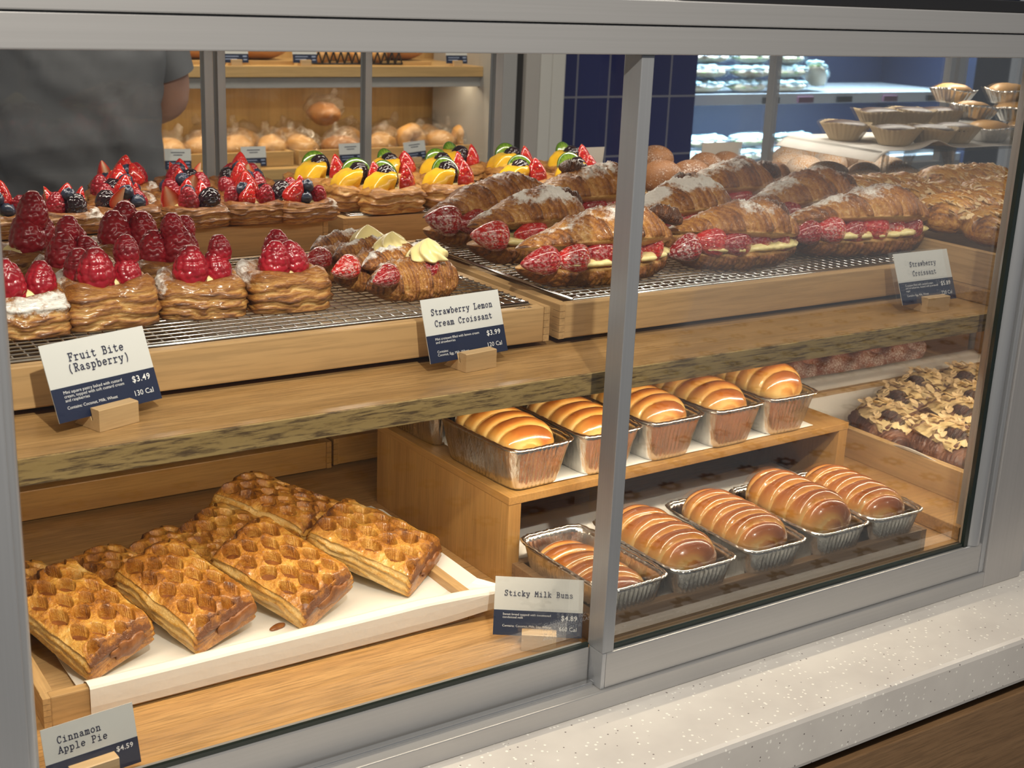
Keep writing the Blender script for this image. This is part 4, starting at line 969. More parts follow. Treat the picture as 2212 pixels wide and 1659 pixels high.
# ================================================================== price cards
def arc(cx, cy, rx, ry, a0, a1, n=10):
    return [(cx + rx * math.cos(R(a0 + (a1 - a0) * i / n)), cy + ry * math.sin(R(a0 + (a1 - a0) * i / n))) for i in range(n + 1)]
def sf(*xs, y=0): return [[(a, y), (b, y)] for a, b in xs]
G = {   # slab-serif typewriter strokes on a .48 x .7 cell
 'F': [[(.11, 0), (.11, .7)], [(.02, .7), (.43, .7), (.43, .55)], [(.11, .37), (.31, .37)], [(.31, .45), (.31, .29)]] + sf((.02, .22)),
 'r': [[(.03, .46), (.14, .46), (.14, 0)], [(.14, .3), (.21, .42), (.32, .47), (.42, .42)]] + sf((.03, .30)),
 'u': [[(.02, .46), (.11, .46), (.11, .14), (.17, .02), (.27, .01), (.38, .12)], [(.30, .46), (.38, .46), (.38, 0), (.46, 0)]],
 'i': [[(.09, .46), (.24, .46), (.24, 0)], [(.235, .63), (.245, .63)]] + sf((.06, .42)),
 't': [[(.18, .62), (.18, .10), (.24, .01), (.34, .01), (.42, .09)]] + sf((.05, .38), y=.46),
 'B': [[(.11, 0), (.11, .7)], [(.02, .7), (.27, .7)] + arc(.27, .535, .13, .165, 90, -90) + [(.11, .37)], [(.28, .37)] + arc(.28, .185, .15, .185, 90, -90) + [(.02, 0)]],
 'e': [[(.07, .25), (.42, .25)], arc(.245, .235, .18, .235, 5, 315, 16)],
 '(': [arc(.46, .27, .3, .55, 130, 230, 8)], ')': [arc(.02, .27, .3, .55, 50, -50, 8)],
 'R': [[(.11, 0), (.11, .7)], [(.02, .7), (.27, .7)] + arc(.27, .53, .13, .17, 90, -90) + [(.11, .36)], [(.25, .36), (.40, .02), (.48, .02)]] + sf((.02, .21)),
 'a': [[(.08, .39), (.19, .47), (.31, .44), (.35, .33), (.35, .05), (.46, .01)], [(.35, .27), (.16, .26), (.06, .14), (.12, .02), (.24, .01), (.35, .11)]],
 's': [[(.38, .37), (.31, .46), (.16, .47), (.09, .36), (.20, .26), (.33, .20), (.41, .11), (.32, .01), (.15, .0), (.07, .10)]],
 'p': [[(.02, .46), (.11, .46), (.11, -.2)], arc(.27, .23, .16, .235, 0, 360, 16)] + sf((.01, .23), y=-.2),
 'b': [[(.01, .7), (.11, .7), (.11, 0)], arc(.27, .23, .16, .235, 0, 360, 16)],
 'y': [[(.06, .46), (.25, .03)], [(.43, .46), (.2, -.2), (.05, -.2)]] + sf((0, .15), (.34, .48), y=.46),
 'S': [[(.41, .56), (.32, .7), (.16, .71), (.08, .57), (.14, .43), (.33, .32), (.42, .18), (.33, .01), (.15, -.01), (.06, .14)], [(.42, .72), (.42, .54)], [(.06, -.02), (.06, .16)]],
 'w': [[(.05, .46), (.15, 0), (.24, .38), (.34, 0), (.43, .46)]] + sf((0, .13), (.36, .48), y=.46),
 'L': [[(.13, .7), (.13, 0)], [(.02, 0), (.44, 0), (.44, .17)]] + sf((.02, .26), y=.7),
 'm': [[(0, .46), (.07, .46), (.07, 0)], [(.07, .36), (.15, .47), (.24, .40), (.24, 0)], [(.24, .36), (.33, .47), (.42, .40), (.42, 0)]] + sf((0, .13), (.2, .29), (.38, .49)),
 'o': [arc(.24, .235, .18, .235, 0, 360, 16)],
 'n': [[(.02, .46), (.11, .46), (.11, 0)], [(.11, .34), (.21, .46), (.32, .46), (.38, .36), (.38, 0)]] + sf((.02, .2), (.3, .47)),
 'C': [arc(.26, .35, .2, .36, 35, 325, 16), [(.43, .71), (.43, .53)]], 'c': [arc(.25, .235, .18, .235, 45, 320, 14)],
 'k': [[(.01, .7), (.11, .7), (.11, 0)], [(.11, .18), (.37, .46)], [(.2, .28), (.4, 0)]] + sf((.02, .2), (.31, .48)) + sf((.28, .46), y=.46),
 'M': [[(.05, 0), (.07, .7), (.24, .28), (.41, .7), (.43, 0)]] + sf((-.01, .14), (.35, .49)),
 'l': [[(.08, .7), (.24, .7), (.24, 0)]] + sf((.06, .42)),
 'A': [[(.05, 0), (.24, .7), (.43, 0)], [(.13, .24), (.36, .24)]] + sf((-.02, .15), (.34, .5)),
 'P': [[(.11, 0), (.11, .7)], [(.02, .7), (.28, .7)] + arc(.28, .52, .14, .18, 90, -90) + [(.11, .34)]] + sf((.02, .22)),
}
def strokes(name, lines, h, mat, parent, align='C', adv=.60, lw=.10, y=-.0006):
    """lines: (text, x, z) in card metres; letters are raised ribbons facing -y"""
    V, F = [], []
    def seg(p, q, w):
        d = (q[0] - p[0], q[1] - p[1]); L = math.hypot(*d) or 1e-9; nx, nz = -d[1] / L * w, d[0] / L * w; o = len(V)
        V.extend([(p[0] + nx, y, p[1] + nz), (p[0] - nx, y, p[1] - nz), (q[0] - nx, y, q[1] - nz), (q[0] + nx, y, q[1] + nz)]); F.append((o, o + 1, o + 2, o + 3))
    for txt, x, z in lines:
        W_ = len(txt) * adv * h; x0 = x - W_ / 2 if align == 'C' else x
        for i, ch in enumerate(txt):
            for st in G.get(ch, []):
                pts = [(x0 + (i * adv + a) * h, z + b * h) for a, b in st]
                for p, q in zip(pts, pts[1:]): seg(p, q, lw * h / 2)
                for p in pts:
                    o = len(V); k = 8
                    V.extend([(p[0] + lw * h / 2 * math.cos(2 * math.pi * t / k), y - .00001, p[1] + lw * h / 2 * math.sin(2 * math.pi * t / k)) for t in range(k)]); F.append(tuple(range(o, o + k)))
    return mk(name, V, F, mat, parent, False)
def text(name, body, x, z, size, mat, parent, y=-.0006, shear=0, align='LEFT', bold=0.0, spacing=1.0):
    c = bpy.data.curves.new(name, 'FONT'); c.body = body; c.size = size; c.align_x = align; c.space_line = .92; c.offset = bold; c.space_character = spacing; c.shear = shear; c.resolution_u = 2
    o = bpy.data.objects.new(name, c); COL.objects.link(o); bpy.context.view_layer.update()
    me = bpy.data.meshes.new_from_object(o.evaluated_get(bpy.context.evaluated_depsgraph_get()))
    bpy.data.objects.remove(o); me.materials.clear(); me.materials.append(mat)
    n = bpy.data.objects.new(name, me); link(n, parent); n.location = (x, y, z); n.rotation_euler = (R(90), 0, 0); return n
def card(loc, yaw, tilt, Wc, Hc, lab, title=(), th=.0078, body='', contains='', price='', cal='', align='C', blank=False, grp='price cards', bars=0, roll=0, tx=0):
    t = thing('price_card', loc, label=lab, cat='price card', group=grp)
    t.rotation_euler = (Matrix.Rotation(R(yaw), 3, 'Z') @ Matrix.Rotation(R(-tilt), 3, 'X') @ Matrix.Rotation(R(-roll), 3, 'Y')).to_euler()
    hb = Hc * .43; m = MB()
    m.box(-Wc / 2, Wc / 2, 0, .0008, 0, Hc); m.build('card_stock', WHITEC, t)
    if blank: return t
    nb = box('navy_band', -Wc / 2, Wc / 2, -.0003, -.00002, 0, hb, NAVY, t, 0)
    if title: strokes('title_lettering', [(s, tx, Hc * z) for s, z in title], th, INK, t, align)
    if body: text('description_lettering', body, -Wc * .40, hb * .80, Hc * .056, WINK, nb)
    if contains: text('allergen_lettering', contains, -Wc * .40, hb * .34, Hc * .056, WINK, nb)
    if price: text('price_lettering', price, Wc * .44, hb * .68, Hc * .115, WINK, nb, align='RIGHT', bold=.00010, spacing=1.1)
    if cal: text('calorie_lettering', cal, Wc * .44, hb * .26, Hc * .10, WINK, nb, align='RIGHT')
    if bars:
        mm = MB()
        for k in range(bars): mm.box(-Wc * .26 + k * .008, Wc * .26 - k * .008, -.0006, -.0002, Hc * (.80 - .12 * k), Hc * (.84 - .12 * k))
        mm.build('title_lettering', INK, t)
        mm = MB()
        for k, (a, b) in enumerate(((-.4, .12), (-.4, .05), (.28, .44), (.3, .44))): mm.box(Wc * a, Wc * b, -.0006, -.0004, hb * (.68, .38, .66, .3)[k], hb * (.76, .46, .8, .42)[k])
        mm.build('small_lettering', plain('pale_blue_ink', (.35, .42, .6), .6), nb)
    return t
def block(x, y, z, yaw, lab, w=.040, d=.026, h=.019, yo=.010):
    """wooden stand; (x, y) is the middle of its front bottom edge, the card slot lies behind the front lip"""
    t = thing('card_stand', (x, y, z), (0, 0, R(yaw)), lab, 'card stand', 'wooden price card stands')
    m = MB(); s = .0011; sy = yo
    P = [(0, 0), (0, h * .97), (.0012, h), (sy - s + .003, h), (sy - s, h * .42), (sy + s, h * .42), (sy + s + .0045, h * .96), (sy + .012, h * .55), (sy + .026, 0)]
    V = [(-w / 2, a, b) for a, b in P] + [(w / 2, a, b) for a, b in P]; n = len(P)
    F = [tuple(range(n)), tuple(range(2 * n - 1, n - 1, -1))] + [(i, i + n, (i + 1) % n + n, (i + 1) % n) for i in range(n)]
    mk('stand_body', V, [f[::-1] for f in F], BLOCKM, t, False); return t
ZS = .2860
card((-.446, .1356, .2973), 17.8, 21.9, .1025, .0666, 'price card reading Fruit Bite (Raspberry) at the left of the shelf', [('Fruit Bite', .74), ('(Raspberry)', .60)], .0092,
     'Mini square pastry baked with custard\ncream, topped with soft custard cream\nand raspberries', 'Contains: Coconut, Milk, Wheat', '$3.49', '130 Cal')
block(-.444, .1235, ZS, 19, 'wooden stand of the Fruit Bite card on the oak shelf')
card((-.0766, .1511, .2970), 6.4, 18.4, .099, .0643, 'price card reading Strawberry Lemon Cream Croissant in front of the mini croissants', [('Strawberry Lemon', .74), ('Cream Croissant', .56)], .0082,
     'Mini croissant filled with lemon cream\nand strawberries', 'Contains:\nCoconut, Egg, Milk, Wheat', '$3.99', '120 Cal')
block(-.0705, .1388, ZS, 8, 'wooden stand of the Strawberry Lemon Cream Croissant card')
card((.5913, .1244, .2971), -.4, 23.2, .1007, .0655, 'price card reading Strawberry Croissant at the right of the shelf', [('Strawberry', .72), ('Croissant', .54)], .0083,
     'Croissant filled with custard cream\nand strawberries, dusted with powdered\nsugar', 'Contains: Egg, Milk, Wheat', '$5.89', '720 Cal')
block(.5955, .1140, ZS, -2, 'wooden stand of the Strawberry Croissant card')
card((-.0337, .0690, .0085), -32.3, 22.5, .0935, .0608, 'price card reading Sticky Milk Buns beside the front row of pans', [('Sticky Milk Buns', .68)], .0076,
     'Sweet bread topped with sweetened\ncondensed milk', 'Contains: Coconut, Milk, Soy, Wheat', '$4.89', '660 Cal', roll=-1)
block(-.0418, .0545, .0004, -35, 'wooden stand of the Sticky Milk Buns card on the deck', w=.036, h=.018)
card((-.5000, .0490, .0030), 5.8, 15, .080, .0535, 'price card reading Cinnamon Apple Pie at the lower left corner', [('Cinnamon', .72), ('Apple Pie', .56)], .0080, price='$4.59', align='L', tx=-.028)
block(-.5015, .0415, .0004, 5, 'wooden stand of the Cinnamon Apple Pie card')
for x, y, lab in ((.713, 1.06, 'blank back of a white card behind the orange and kiwi pastries'), (1.062, 1.06, 'blank cream card back standing behind the cinnamon doughnuts')):
    card((x, y, .300), 0, -6, .106, .076, lab, blank=True, grp='blank card backs')
# faint etched maker's mark on the left pane
text('etched_lettering', 'GLASSWERKS LA INC\nFULLY TEMPERED GLASS\n16 CFR 1201 CAT II\nANSI Z97.1 2009', .508, .0735, .0056, ETCH, doorL, y=.0057)
# worn ink stamp on the rim of the raspberry tray
st_ = text('ink_stamp', 'iska', .0, .0, .013, BLACKM, None); st_.rotation_euler = (0, 0, R(0)); st_.location = (.0, .1905, ZT + .0449); st_.name = 'ink_stamp'
st_.parent = bpy.data.objects['bamboo_tray']; st_.location = (.604, .0025, .04495)

# ================================================================== doughnuts, almond pastries, twists, chocolate croissants
def dough(name, seed, mat, r=(.037, .033, .024)):
    o = blob(name, *r, mat, seed, .06, 30, 30, 18, 0, pw=.95); return o
DN = [dough('doughnut', s, SUGD, r) for s, r in ((1, (.041, .034, .024)), (2, (.037, .035, .025)))]
CN = [dough('doughnut', s, CIND, r) for s, r in ((3, (.036, .036, .031)), (4, (.033, .034, .029)))]
def rep(lib, i, loc, rz, lab, grp, cat, sc=1):
    o = lib[i]
    if o.get('label'): o = o.copy(); COL.objects.link(o)
    return place(o, loc, rz, sc, lab, grp, cat)
tray(.685, 1.00, .70, 1.04, ZT + .019, .030, 'dark-bottomed bamboo tray under the cinnamon doughnuts', foot=False)
tray(1.01, 1.40, .62, 1.04, ZT + .019, .022, 'low bamboo tray under the sugar-dusted doughnuts', foot=False)
for i, (x, y, z, s, w) in enumerate(((.700, .80, .356, 'beside the mullion', 1), (.792, .93, .366, 'at the back, highest', .95), (.765, .80, .352, 'second from the mullion', 1.05), (.885, .90, .354, 'in the back row, centre', .95), (.815, .735, .350, 'in front, behind the glossy croissant', 1.05), (.955, .92, .352, 'at the back by the cream card', .92), (.955, .79, .350, 'greenish-brown, at the right end', .8))):
    rep(CN, i % 2, (x, y, z), i * 1.3, 'cinnamon-brown round doughnut ' + s, 'cinnamon doughnuts', 'doughnut', w)
SD = [(1.126, .92, 'back row, left'), (1.262, .98, 'rearmost row, centre'), (1.085, .845, 'middle row, left'), (1.225, .915, 'back row, centre'), (1.066, .680, 'front row, left of the dark dish'), (1.166, .680, 'front row, right end'), (1.165, .770, 'second row, centre'), (1.262, .795, 'second row, right'), (1.062, .765, 'second row, left'), (1.315, .875, 'back right'), (1.20, 1.00, 'rearmost row, left'), (1.345, .96, 'rearmost row, right')]
for i, (x, y, s) in enumerate(SD):
    rep(DN, i % 2, (x, y, .345 + .003 * (i % 3)), R(-20 + 25 * (i % 4)), 'sugar-dusted oval doughnut, ' + s, 'sugar-dusted doughnuts', 'doughnut', (.042 / .041, 1, 1))
dish = thing('serving_dish', (1.085, .585, ZT + .019), label='black oval dish in front of the sugar-dusted doughnuts', cat='dish')
u = np.linspace(0, 2 * np.pi, 40, endpoint=False); prof = [(.02, 0), (.055, 0), (.068, .010), (.072, .022), (.069, .022), (.062, .010), (.02, .004)]
surf('dish_bowl', np.array([[r * math.cos(a) for a in u] for r, z in prof]), np.array([[r * .55 * math.sin(a) for a in u] for r, z in prof]), np.array([[z] * 40 for r, z in prof]), BLACKM, dish)
def almond_mesh(name, n, w, d, zf, seed, r=.0068):
    rnd = random.Random(seed); V, F = [], []
    for _ in range(n):
        x, y = rnd.uniform(-w, w), rnd.uniform(-d, d); z = zf(x, y) + rnd.uniform(0, .004); a = rnd.uniform(0, 6.3); tx, ty = rnd.uniform(-.7, .7), rnd.uniform(-.7, .7); s = rnd.uniform(.7, 1.25)
        for side in (0, 1):
            o = len(V)
            for k in range(9):
                t = 2 * math.pi * k / 9; px, py = r * s * math.cos(t) * (1 + .25 * math.cos(t)), r * s * .6 * math.sin(t)
                qx, qy = px * math.cos(a) - py * math.sin(a), px * math.sin(a) + py * math.cos(a)
                V.append((x + qx, y + qy, z + qx * tx + qy * ty + .0011 * side))
            F.append(tuple(range(o, o + 9)) if side else tuple(range(o + 8, o - 1, -1)))
        for k in range(9): F.append((o - 9 + k, o - 9 + (k + 1) % 9, o + (k + 1) % 9, o + k))
    return mk(name, V, F, ALMD, None, False)
def almond_pastry(seed):
    t = thing('almond_pastry'); L, Wd, H = .20, .088, .034
    b = croissant_half('glazed_pastry', L, Wd, H, .0, 'whole', t, seed, LATT, 7, .40, 0, 1.4, 7); b.location = (0, 0, H * .45)
    zf = lambda x, y: H * .40 + H * math.sqrt(max(0, 1 - (y / (Wd * .52)) ** 2)) * (1 - abs(x / (L * .55)) ** 5)
    a = almond_mesh('sliced_almonds', 130, L * .46, Wd * .46, zf, seed, .0060); a.parent = t; tag(a, kind='stuff'); return t
AL = [Proto(almond_pastry(s)) for s in (5, 9)]
for i, (x, y, z, rz, s) in enumerate(((.815, .160, .352, -4, 'in the front row, left'), (1.02, .165, .352, 3, 'in the front row, right'), (.815, .255, .356, 5, 'in the second row, left, pale lilac glare on it'), (1.02, .262, .356, -3, 'in the second row, right'),
                                  (.825, .350, .352, -2, 'in the third row, left'), (1.03, .356, .354, 4, 'in the third row, right'), (.84, .440, .352, 0, 'in the last row, left'), (1.05, .450, .358, -4, 'in the last row, right, beneath the clear stand'))):
    AL[i % 2]((x, y, z), R(rz), 1, 'almond-topped glazed pastry ' + s, 'almond pastries')
def twist():
    nu, nv = 24, 70; s = np.linspace(-1, 1, nv); ph = np.linspace(0, 2 * np.pi, nu, endpoint=False); PH, SS = np.meshgrid(ph, s)
    e = np.power(np.clip(1 - np.abs(SS) ** 6, 0, 1), .5); r = .021 * e * (1 + .22 * np.cos(2 * PH + 9 * SS)) * (1 + .1 * np.sin(4 * SS))
    return surf('sugared_twist', SS * .066, r * np.cos(PH) * 1.15, r * np.sin(PH) * 1.05, TWST, attrs={'bake': .5 + .3 * np.sin(PH)})
TW = [twist()]
for i, (x, y, rz, s) in enumerate(((.80, .575, -20, 'behind the rightmost raised bun'), (.885, .565, -34, 'second from the left'), (.965, .575, -20, 'in the middle, pale cut end'), (1.045, .570, -40, 'second from the right, end towards the viewer'), (1.105, .60, -15, 'at the right end of its tray'),
                               (.85, .655, -15, 'in the back row, left'), (.96, .66, -25, 'in the back row, centre'), (1.06, .665, -20, 'in the back row, right'))):
    rep(TW, 0, (x, y, .0535 + (.003 if i % 2 else 0)), R(rz), 'brown sugared doughnut twist ' + s, 'sugared doughnut twists', 'doughnut')
def choc():
    t = thing('chocolate_almond_croissant'); b = croissant_half('chocolate_dough', .135, .066, .030, .014, 'whole', t, 17, CHOC, 7, .34, 0, 1.0, 2.8); b.location = (0, 0, .0136)
    nu, nv = 26, 40; s = np.linspace(-.75, .75, nv); a = np.linspace(-.9, .9, nu); A, SS = np.meshgrid(a, s)
    nz = fbm(np.stack([SS * 3, A * 2, A * 0], -1), 2.2, 3, 6); wv = .037 * (1 - np.abs(SS) ** 2.4)
    X = SS * .0675; Y = np.sin(A * 1.1) * wv * 1.02 * (.7 + .5 * nz) + .014 * SS ** 2; Z = .0150 + np.cos(A * 1.1) * .0305 * np.power(1 - np.abs(SS) ** 2.8, .7) + .008 * (nz - .28)
    surf('almond_cream', X, Y, Z, plain('baked_almond_cream', (.80, .62, .33), .5, bumpscale=90), t, False, False)
    zf = lambda x, y: .016 + .034 * math.sqrt(max(0, 1 - (y / .042) ** 2)) * (1 - abs(x / .075) ** 2.4)
    m = almond_mesh('sliced_almonds', 40, .050, .028, zf, 4, .0056); m.parent = t
    k = croissant_half('dark_tip', .040, .022, .010, 0, 'whole', t, 33, CHOC, 4, .8, 0, .9, 2.4); k.location = (-.030, .004, .040); k.rotation_euler = (0, R(-20), R(30)); return t
CH = Proto(choc())
for i, (x, y, z, rz, s) in enumerate(((.752, .300, .030, 60, 'at the left, flat and drizzled with almond cream'), (.770, .205, .030, 70, 'in the front row, ridged dark end facing out'), (.842, .170, .030, 55, 'in the front row with berry jam in its topping'), (.862, .262, .034, 62, 'in the middle with a dark curled tip'),
                                 (.845, .352, .032, 40, 'in the back row, left, thickly covered in almonds'), (.945, .300, .034, 50, 'in the middle row, right'), (.945, .395, .030, 30, 'in the back row, centre'), (.935, .205, .030, 65, 'at the right, white with crumbled topping'), (1.04, .385, .030, 45, 'at the back right by the door frame'), (.905, .110, .030, 60, 'at the front right corner of the parchment'))):
    CH((x, y, z), R(rz), (1.2, 1.2, 1.08), 'chocolate almond croissant ' + s, 'chocolate almond croissants')

# ================================================================== clear stand with tarts and pies
cs = thing('acrylic_stand', (1.05, .55, ZT + .019), label='clear acrylic stand holding the tarts and little pies', cat='display stand')
box('top_plate', -.10, .45, 0, .23, .112, .118, ACRYL, cs, .001)
nu = 24; V = []
for yy in (.002, .008):
    V += [(.03 + .11 * (1 - abs(math.cos(math.pi * k / nu))) * (1 if k < nu / 2 else 1), yy, 0) for k in range(0)]
MB().tube((-.05, .03, 0), (-.05, .03, .1118), .006).build('leg', ACRYL, cs, True); MB().tube((.43, .03, 0), (.43, .03, .1118), .006).build('leg', ACRYL, cs, True)
MB().tube((.17, .12, 0), (.17, .12, .1118), .045, 28).build('centre_post', ACRYL, cs, True)
sheet('parchment_sheet', -.120, .47, -.01, .22, lambda X, Y: .0006 + .014 * np.exp(-((X - .03) / .03) ** 2) * np.clip((.05 - Y) / .05, 0, 1) - .020 * np.clip((-.095 - X) / .03, 0, 1), 'white parchment spread over the clear stand, front edge curled', loc=(1.05, .55, ZT + .019 + .1182))
def cup(name, r0, r1, h, fill, cupm, dome=0, nfl=30, lab=''):
    t = thing(name); nu = 180; u = np.linspace(0, 2 * np.pi, nu, endpoint=False); rows = []
    for k in range(7):
        q = k / 6; r = (r0 + (r1 - r0) * q) * (1 + .035 * q * np.cos(nfl * u)); rows.append(np.c_[r * np.cos(u), r * np.sin(u), np.full(nu, h * q) + .002 * q * np.sin(3 * u)])
    for k in range(6, -1, -1):
        q = k / 6; r = (r0 + (r1 - r0) * q) * (1 + .035 * q * np.cos(nfl * u)) - .0009; rows.append(np.c_[r * np.cos(u), r * np.sin(u), np.full(nu, h * q + (.001 if k == 0 else 0)) + .002 * q * np.sin(3 * u)])
    A = np.array(rows); surf('fluted_cup', A[..., 0], A[..., 1], A[..., 2], cupm, t)
    o = blob('filling', r1 * .90, r1 * .90, .010 + dome, fill, 3, .1, 60, 30, 12); o.parent = t; o.location = (0, 0, h * .82); return t
TCH = plain('dark_chocolate_filling', (.055, .022, .012), .4, bumpscale=60); PIEC = plain('golden_pie_crust', (.60, .33, .10), .45, bumpscale=50, coat=.2)
T1 = Proto(cup('chocolate_tart', .026, .044, .030, TCH, KRAFT)); T2 = Proto(cup('custard_pie', .028, .043, .026, PIEC, FOIL, .006, 24))
zt_ = ZT + .019 + .120
for i, (x, y, z, s) in enumerate(((1.040, .60, 0, 'bottom layer, left end'), (1.115, .585, 0, 'bottom layer, third from the left'), (1.195, .60, 0, 'bottom layer, right'), (1.005, .68, 0, 'bottom layer, behind the left one'), (1.085, .68, .020, 'upper layer, left'), (1.170, .68, .020, 'upper layer, centre'), (1.262, .69, .018, 'upper layer, right'))):
    T1((x, y, zt_ + z), i, 1, 'chocolate tart in a brown paper cup, ' + s, 'chocolate tarts', 'tart')
for i, (x, y, z, s) in enumerate(((1.288, .60, 0, 'on the paper, left'), (1.385, .59, 0, 'on the paper, right'), (1.305, .655, .028, 'second layer, tilted'), (1.395, .625, .030, 'second layer, right'), (1.400, .655, .060, 'top layer, yellowest'), (1.325, .72, .055, 'top layer, paper-cupped'))):
    T2((x, y, zt_ + z), (R((0, 0, 12, 0, 0, -4)[i]), 0, i), 1, 'small golden pie in a foil cup, ' + s, 'small pies', 'pie')

# ================================================================== bread shelving behind
bs = thing('bread_shelving', (.3, 3.2, -1), label='wooden bread shelving along the rear wall behind the case', cat='shelving')
HW = wood('honey_oak_x', (.60, .38, .16), (.52, .32, .12), (.42, .25, .09), 'x', .5, .5)
HB = wood('honey_oak_panel', (.50, .30, .11), (.44, .26, .09), (.36, .20, .065), 'z', .4, .5)
box('back_panel', -.9, 1.585, .44, .47, 0, 2.4, HB, bs)
for z in (1.035, 1.372): box('shelf_board', -.9, 1.585, 0, .44, z - .035, z, HW, bs)
for z in (.998, 1.335): box('grey_rail', -.9, 1.585, .02, .04, z - .035, z, GREYP, bs)
box('side_panel', 1.586, 1.62, -.02, .44, 0, 2.4, HB, bs); box('side_panel', -.93, -.901, 0, .44, 0, 2.4, HB, bs)
box('base_panel', -.9, 1.585, .02, .04, 0, .95, HB, bs)
for i, (a, b) in enumerate(((-.30, .29), (.31, .82), (.84, 1.57))):
    tray(.3 + a, .3 + b, 3.26, 3.60, .0355, .05, 'wooden bread tray on the lower shelf, ' + ('left, under the sliced loaves', 'middle, under twisted loaves', 'right, under the ring breads')[i], foot=False, th=.015, mats={'x': HW, 'y': HW})
def bag(seed, shape, mat):
    t = thing('bagged_bread')
    if shape == 'ring':
        nu, nv = 28, 40; a = np.linspace(0, 2 * np.pi, nv, endpoint=False); b = np.linspace(0, 2 * np.pi, nu, endpoint=False); B, A = np.meshgrid(b, a)
        rr = .030 * (1 + .10 * np.cos(5 * A)); X = (.040 + rr * np.cos(B)) * np.cos(A); Z = (.040 + rr * np.cos(B)) * np.sin(A) + .066; Y = rr * np.sin(B) * 1.3
        V = np.stack([X, Y, Z], -1).reshape(-1, 3); F = gridfaces(nu, nv); n0 = (nv - 1) * nu; F += [(n0 + i, n0 + (i + 1) % nu, (i + 1) % nu, i) for i in range(nu)]
        mk('bread', V, F, mat, t)
    else:
        o = blob('bread', .062, .075, .050, mat, seed, .22 if shape == 'knot' else .08, 22, 30, 20, 0, pw=.8); o.parent = t; o.location = (0, 0, .052)
    f = blob('clear_bag', .072, .080, .064, FILM, seed + 3, .30, 34, 40, 26, 0, pw=.8); f.parent = t; f.location = (0, 0, .066)
    g = blob('gathered_neck', .020, .014, .022, FILM, seed, .4, 90, 18, 12); g.parent = t; g.location = (.03, -.03, .135); return t
BG = [Proto(bag(1, 'loaf', BREAD)), Proto(bag(2, 'knot', BREAD)), Proto(bag(3, 'ring', BREAD)), Proto(bag(4, 'knot', BREADD))]
BGL = [(.720, 3.36, 0, 'at the left, half hidden by the person'), (.830, 3.36, 0, 'with a pale round face, second from the left'), (.955, 3.38, 1, 'white with crinkled glints, behind the first rear mullion'), (1.085, 3.36, 1, 'third group, left'), (1.185, 3.34, 1, 'lumpy dark-spotted, in front of the middle card'), (1.330, 3.33, 3, 'dark-based, beside the second rear mullion'), (1.505, 3.36, 1, 'lumpy, just right of the second rear mullion'),
       (1.630, 3.36, 2, 'ring-shaped, behind the tilted card'), (1.760, 3.37, 0, 'smooth, between the two ring breads'), (1.865, 3.36, 2, 'ring-shaped with a yellow middle, at the right end'), (.90, 3.52, 0, 'in the back row, left'), (1.05, 3.53, 1, 'in the back row, centre left'), (1.22, 3.52, 1, 'in the back row, centre'), (1.45, 3.52, 1, 'in the back row, centre right'), (1.62, 3.54, 0, 'in the back row, right'), (1.79, 3.53, 0, 'in the back row, far right')]
for i, (x, y, k, s) in enumerate(BGL): BG[k]((x, y, .044), i * .9 if k != 2 else R(8), .84 if i < 10 else .88, 'bagged bread ' + s, 'bagged breads on the lower shelf', 'bread')
BG[3]((1.315, 3.43, .150), .4, .85, 'dark crusty bread in a clear bag lying on top of the others', 'bagged breads on the lower shelf', 'bread')
for i, (x, s) in enumerate(((.701, 'leftmost, beside the person'), (.962, 'second from the left'), (1.321, 'third, split by the rear mullion'), (1.578, 'rightmost, tilted'))):
    card((x, 3.222, .044), 0, 8, .088, .066, 'price card on the lower bread shelf, ' + s, bars=2, roll=(-2, 0, 1, 5)[i], grp='bread shelf cards')
    block(x, 3.212, .0354, 0, 'wooden card stand on the lower bread shelf, ' + s, w=.036)
for i, (x, s) in enumerate(((.690, 'leftmost'), (.904, 'second from the left'), (1.148, 'beside the wire basket'), (1.737, 'rightmost'))):
    card((x, 3.222, .381), 0, 8, .088, .066, 'price card on the upper bread shelf, ' + s, bars=2, grp='bread shelf cards')
    block(x, 3.212, .3724, 0, 'wooden card stand on the upper bread shelf, ' + s, w=.036)
LF = [blob('loaf', .09, .07, .035, BREADD, 4, .12, 18, 30, 16, 0, pw=.7)]
for i, (x, s) in enumerate(((.79, 'left'), (1.03, 'beside the second card'), (1.56, 'right of the basket'))):
    box_ = tag(box('bread_board', x - .10, x + .10, 3.27, 3.42, .3723, .385, HW), 'wooden board under a loaf on the upper shelf, ' + s, 'board')
    rep(LF, 0, (x, 3.345, .418), 0, 'brown loaf on a board on the upper bread shelf, ' + s, 'upper shelf loaves', 'loaf')
bk = thing('wire_basket', (1.20, 3.26, .3723), label='black wire basket with round rolls on the upper bread shelf', cat='basket')
seg = []
for k in range(12):
    x = k * .028; seg += [((x, 0, .004), (x + .028, 0, .085)), ((x + .028, 0, .004), (x, 0, .085))]
seg += [((0, 0, .004), (.336, 0, .004)), ((0, 0, .085), (.336, 0, .085)), ((0, .16, .085), (.336, .16, .085)), ((0, 0, .085), (0, .16, .085)), ((.336, 0, .085), (.336, .16, .085)), ((0, .16, .004), (.336, .16, .004)), ((0, 0, .004), (0, .16, .004)), ((.336, 0, .004), (.336, .16, .004))]
wires('basket_lattice', seg, .0028, BLACKM, bk, 6)
RL = [blob('bread_roll', .034, .034, .027, BREAD, 9, .1, 30, 24, 14)]
for i in range(8): rep(RL, 0, (1.245 + .072 * (i % 4) + .01 * (i // 4), 3.30 + .075 * (i // 4), .402 + .004 * (i % 2)), i, 'roll in the wire basket, %s row, %s' % (('front', 'back')[i // 4], ('far left', 'left of centre', 'right of centre', 'far right')[i % 4]), 'rolls in the wire basket', 'bread')

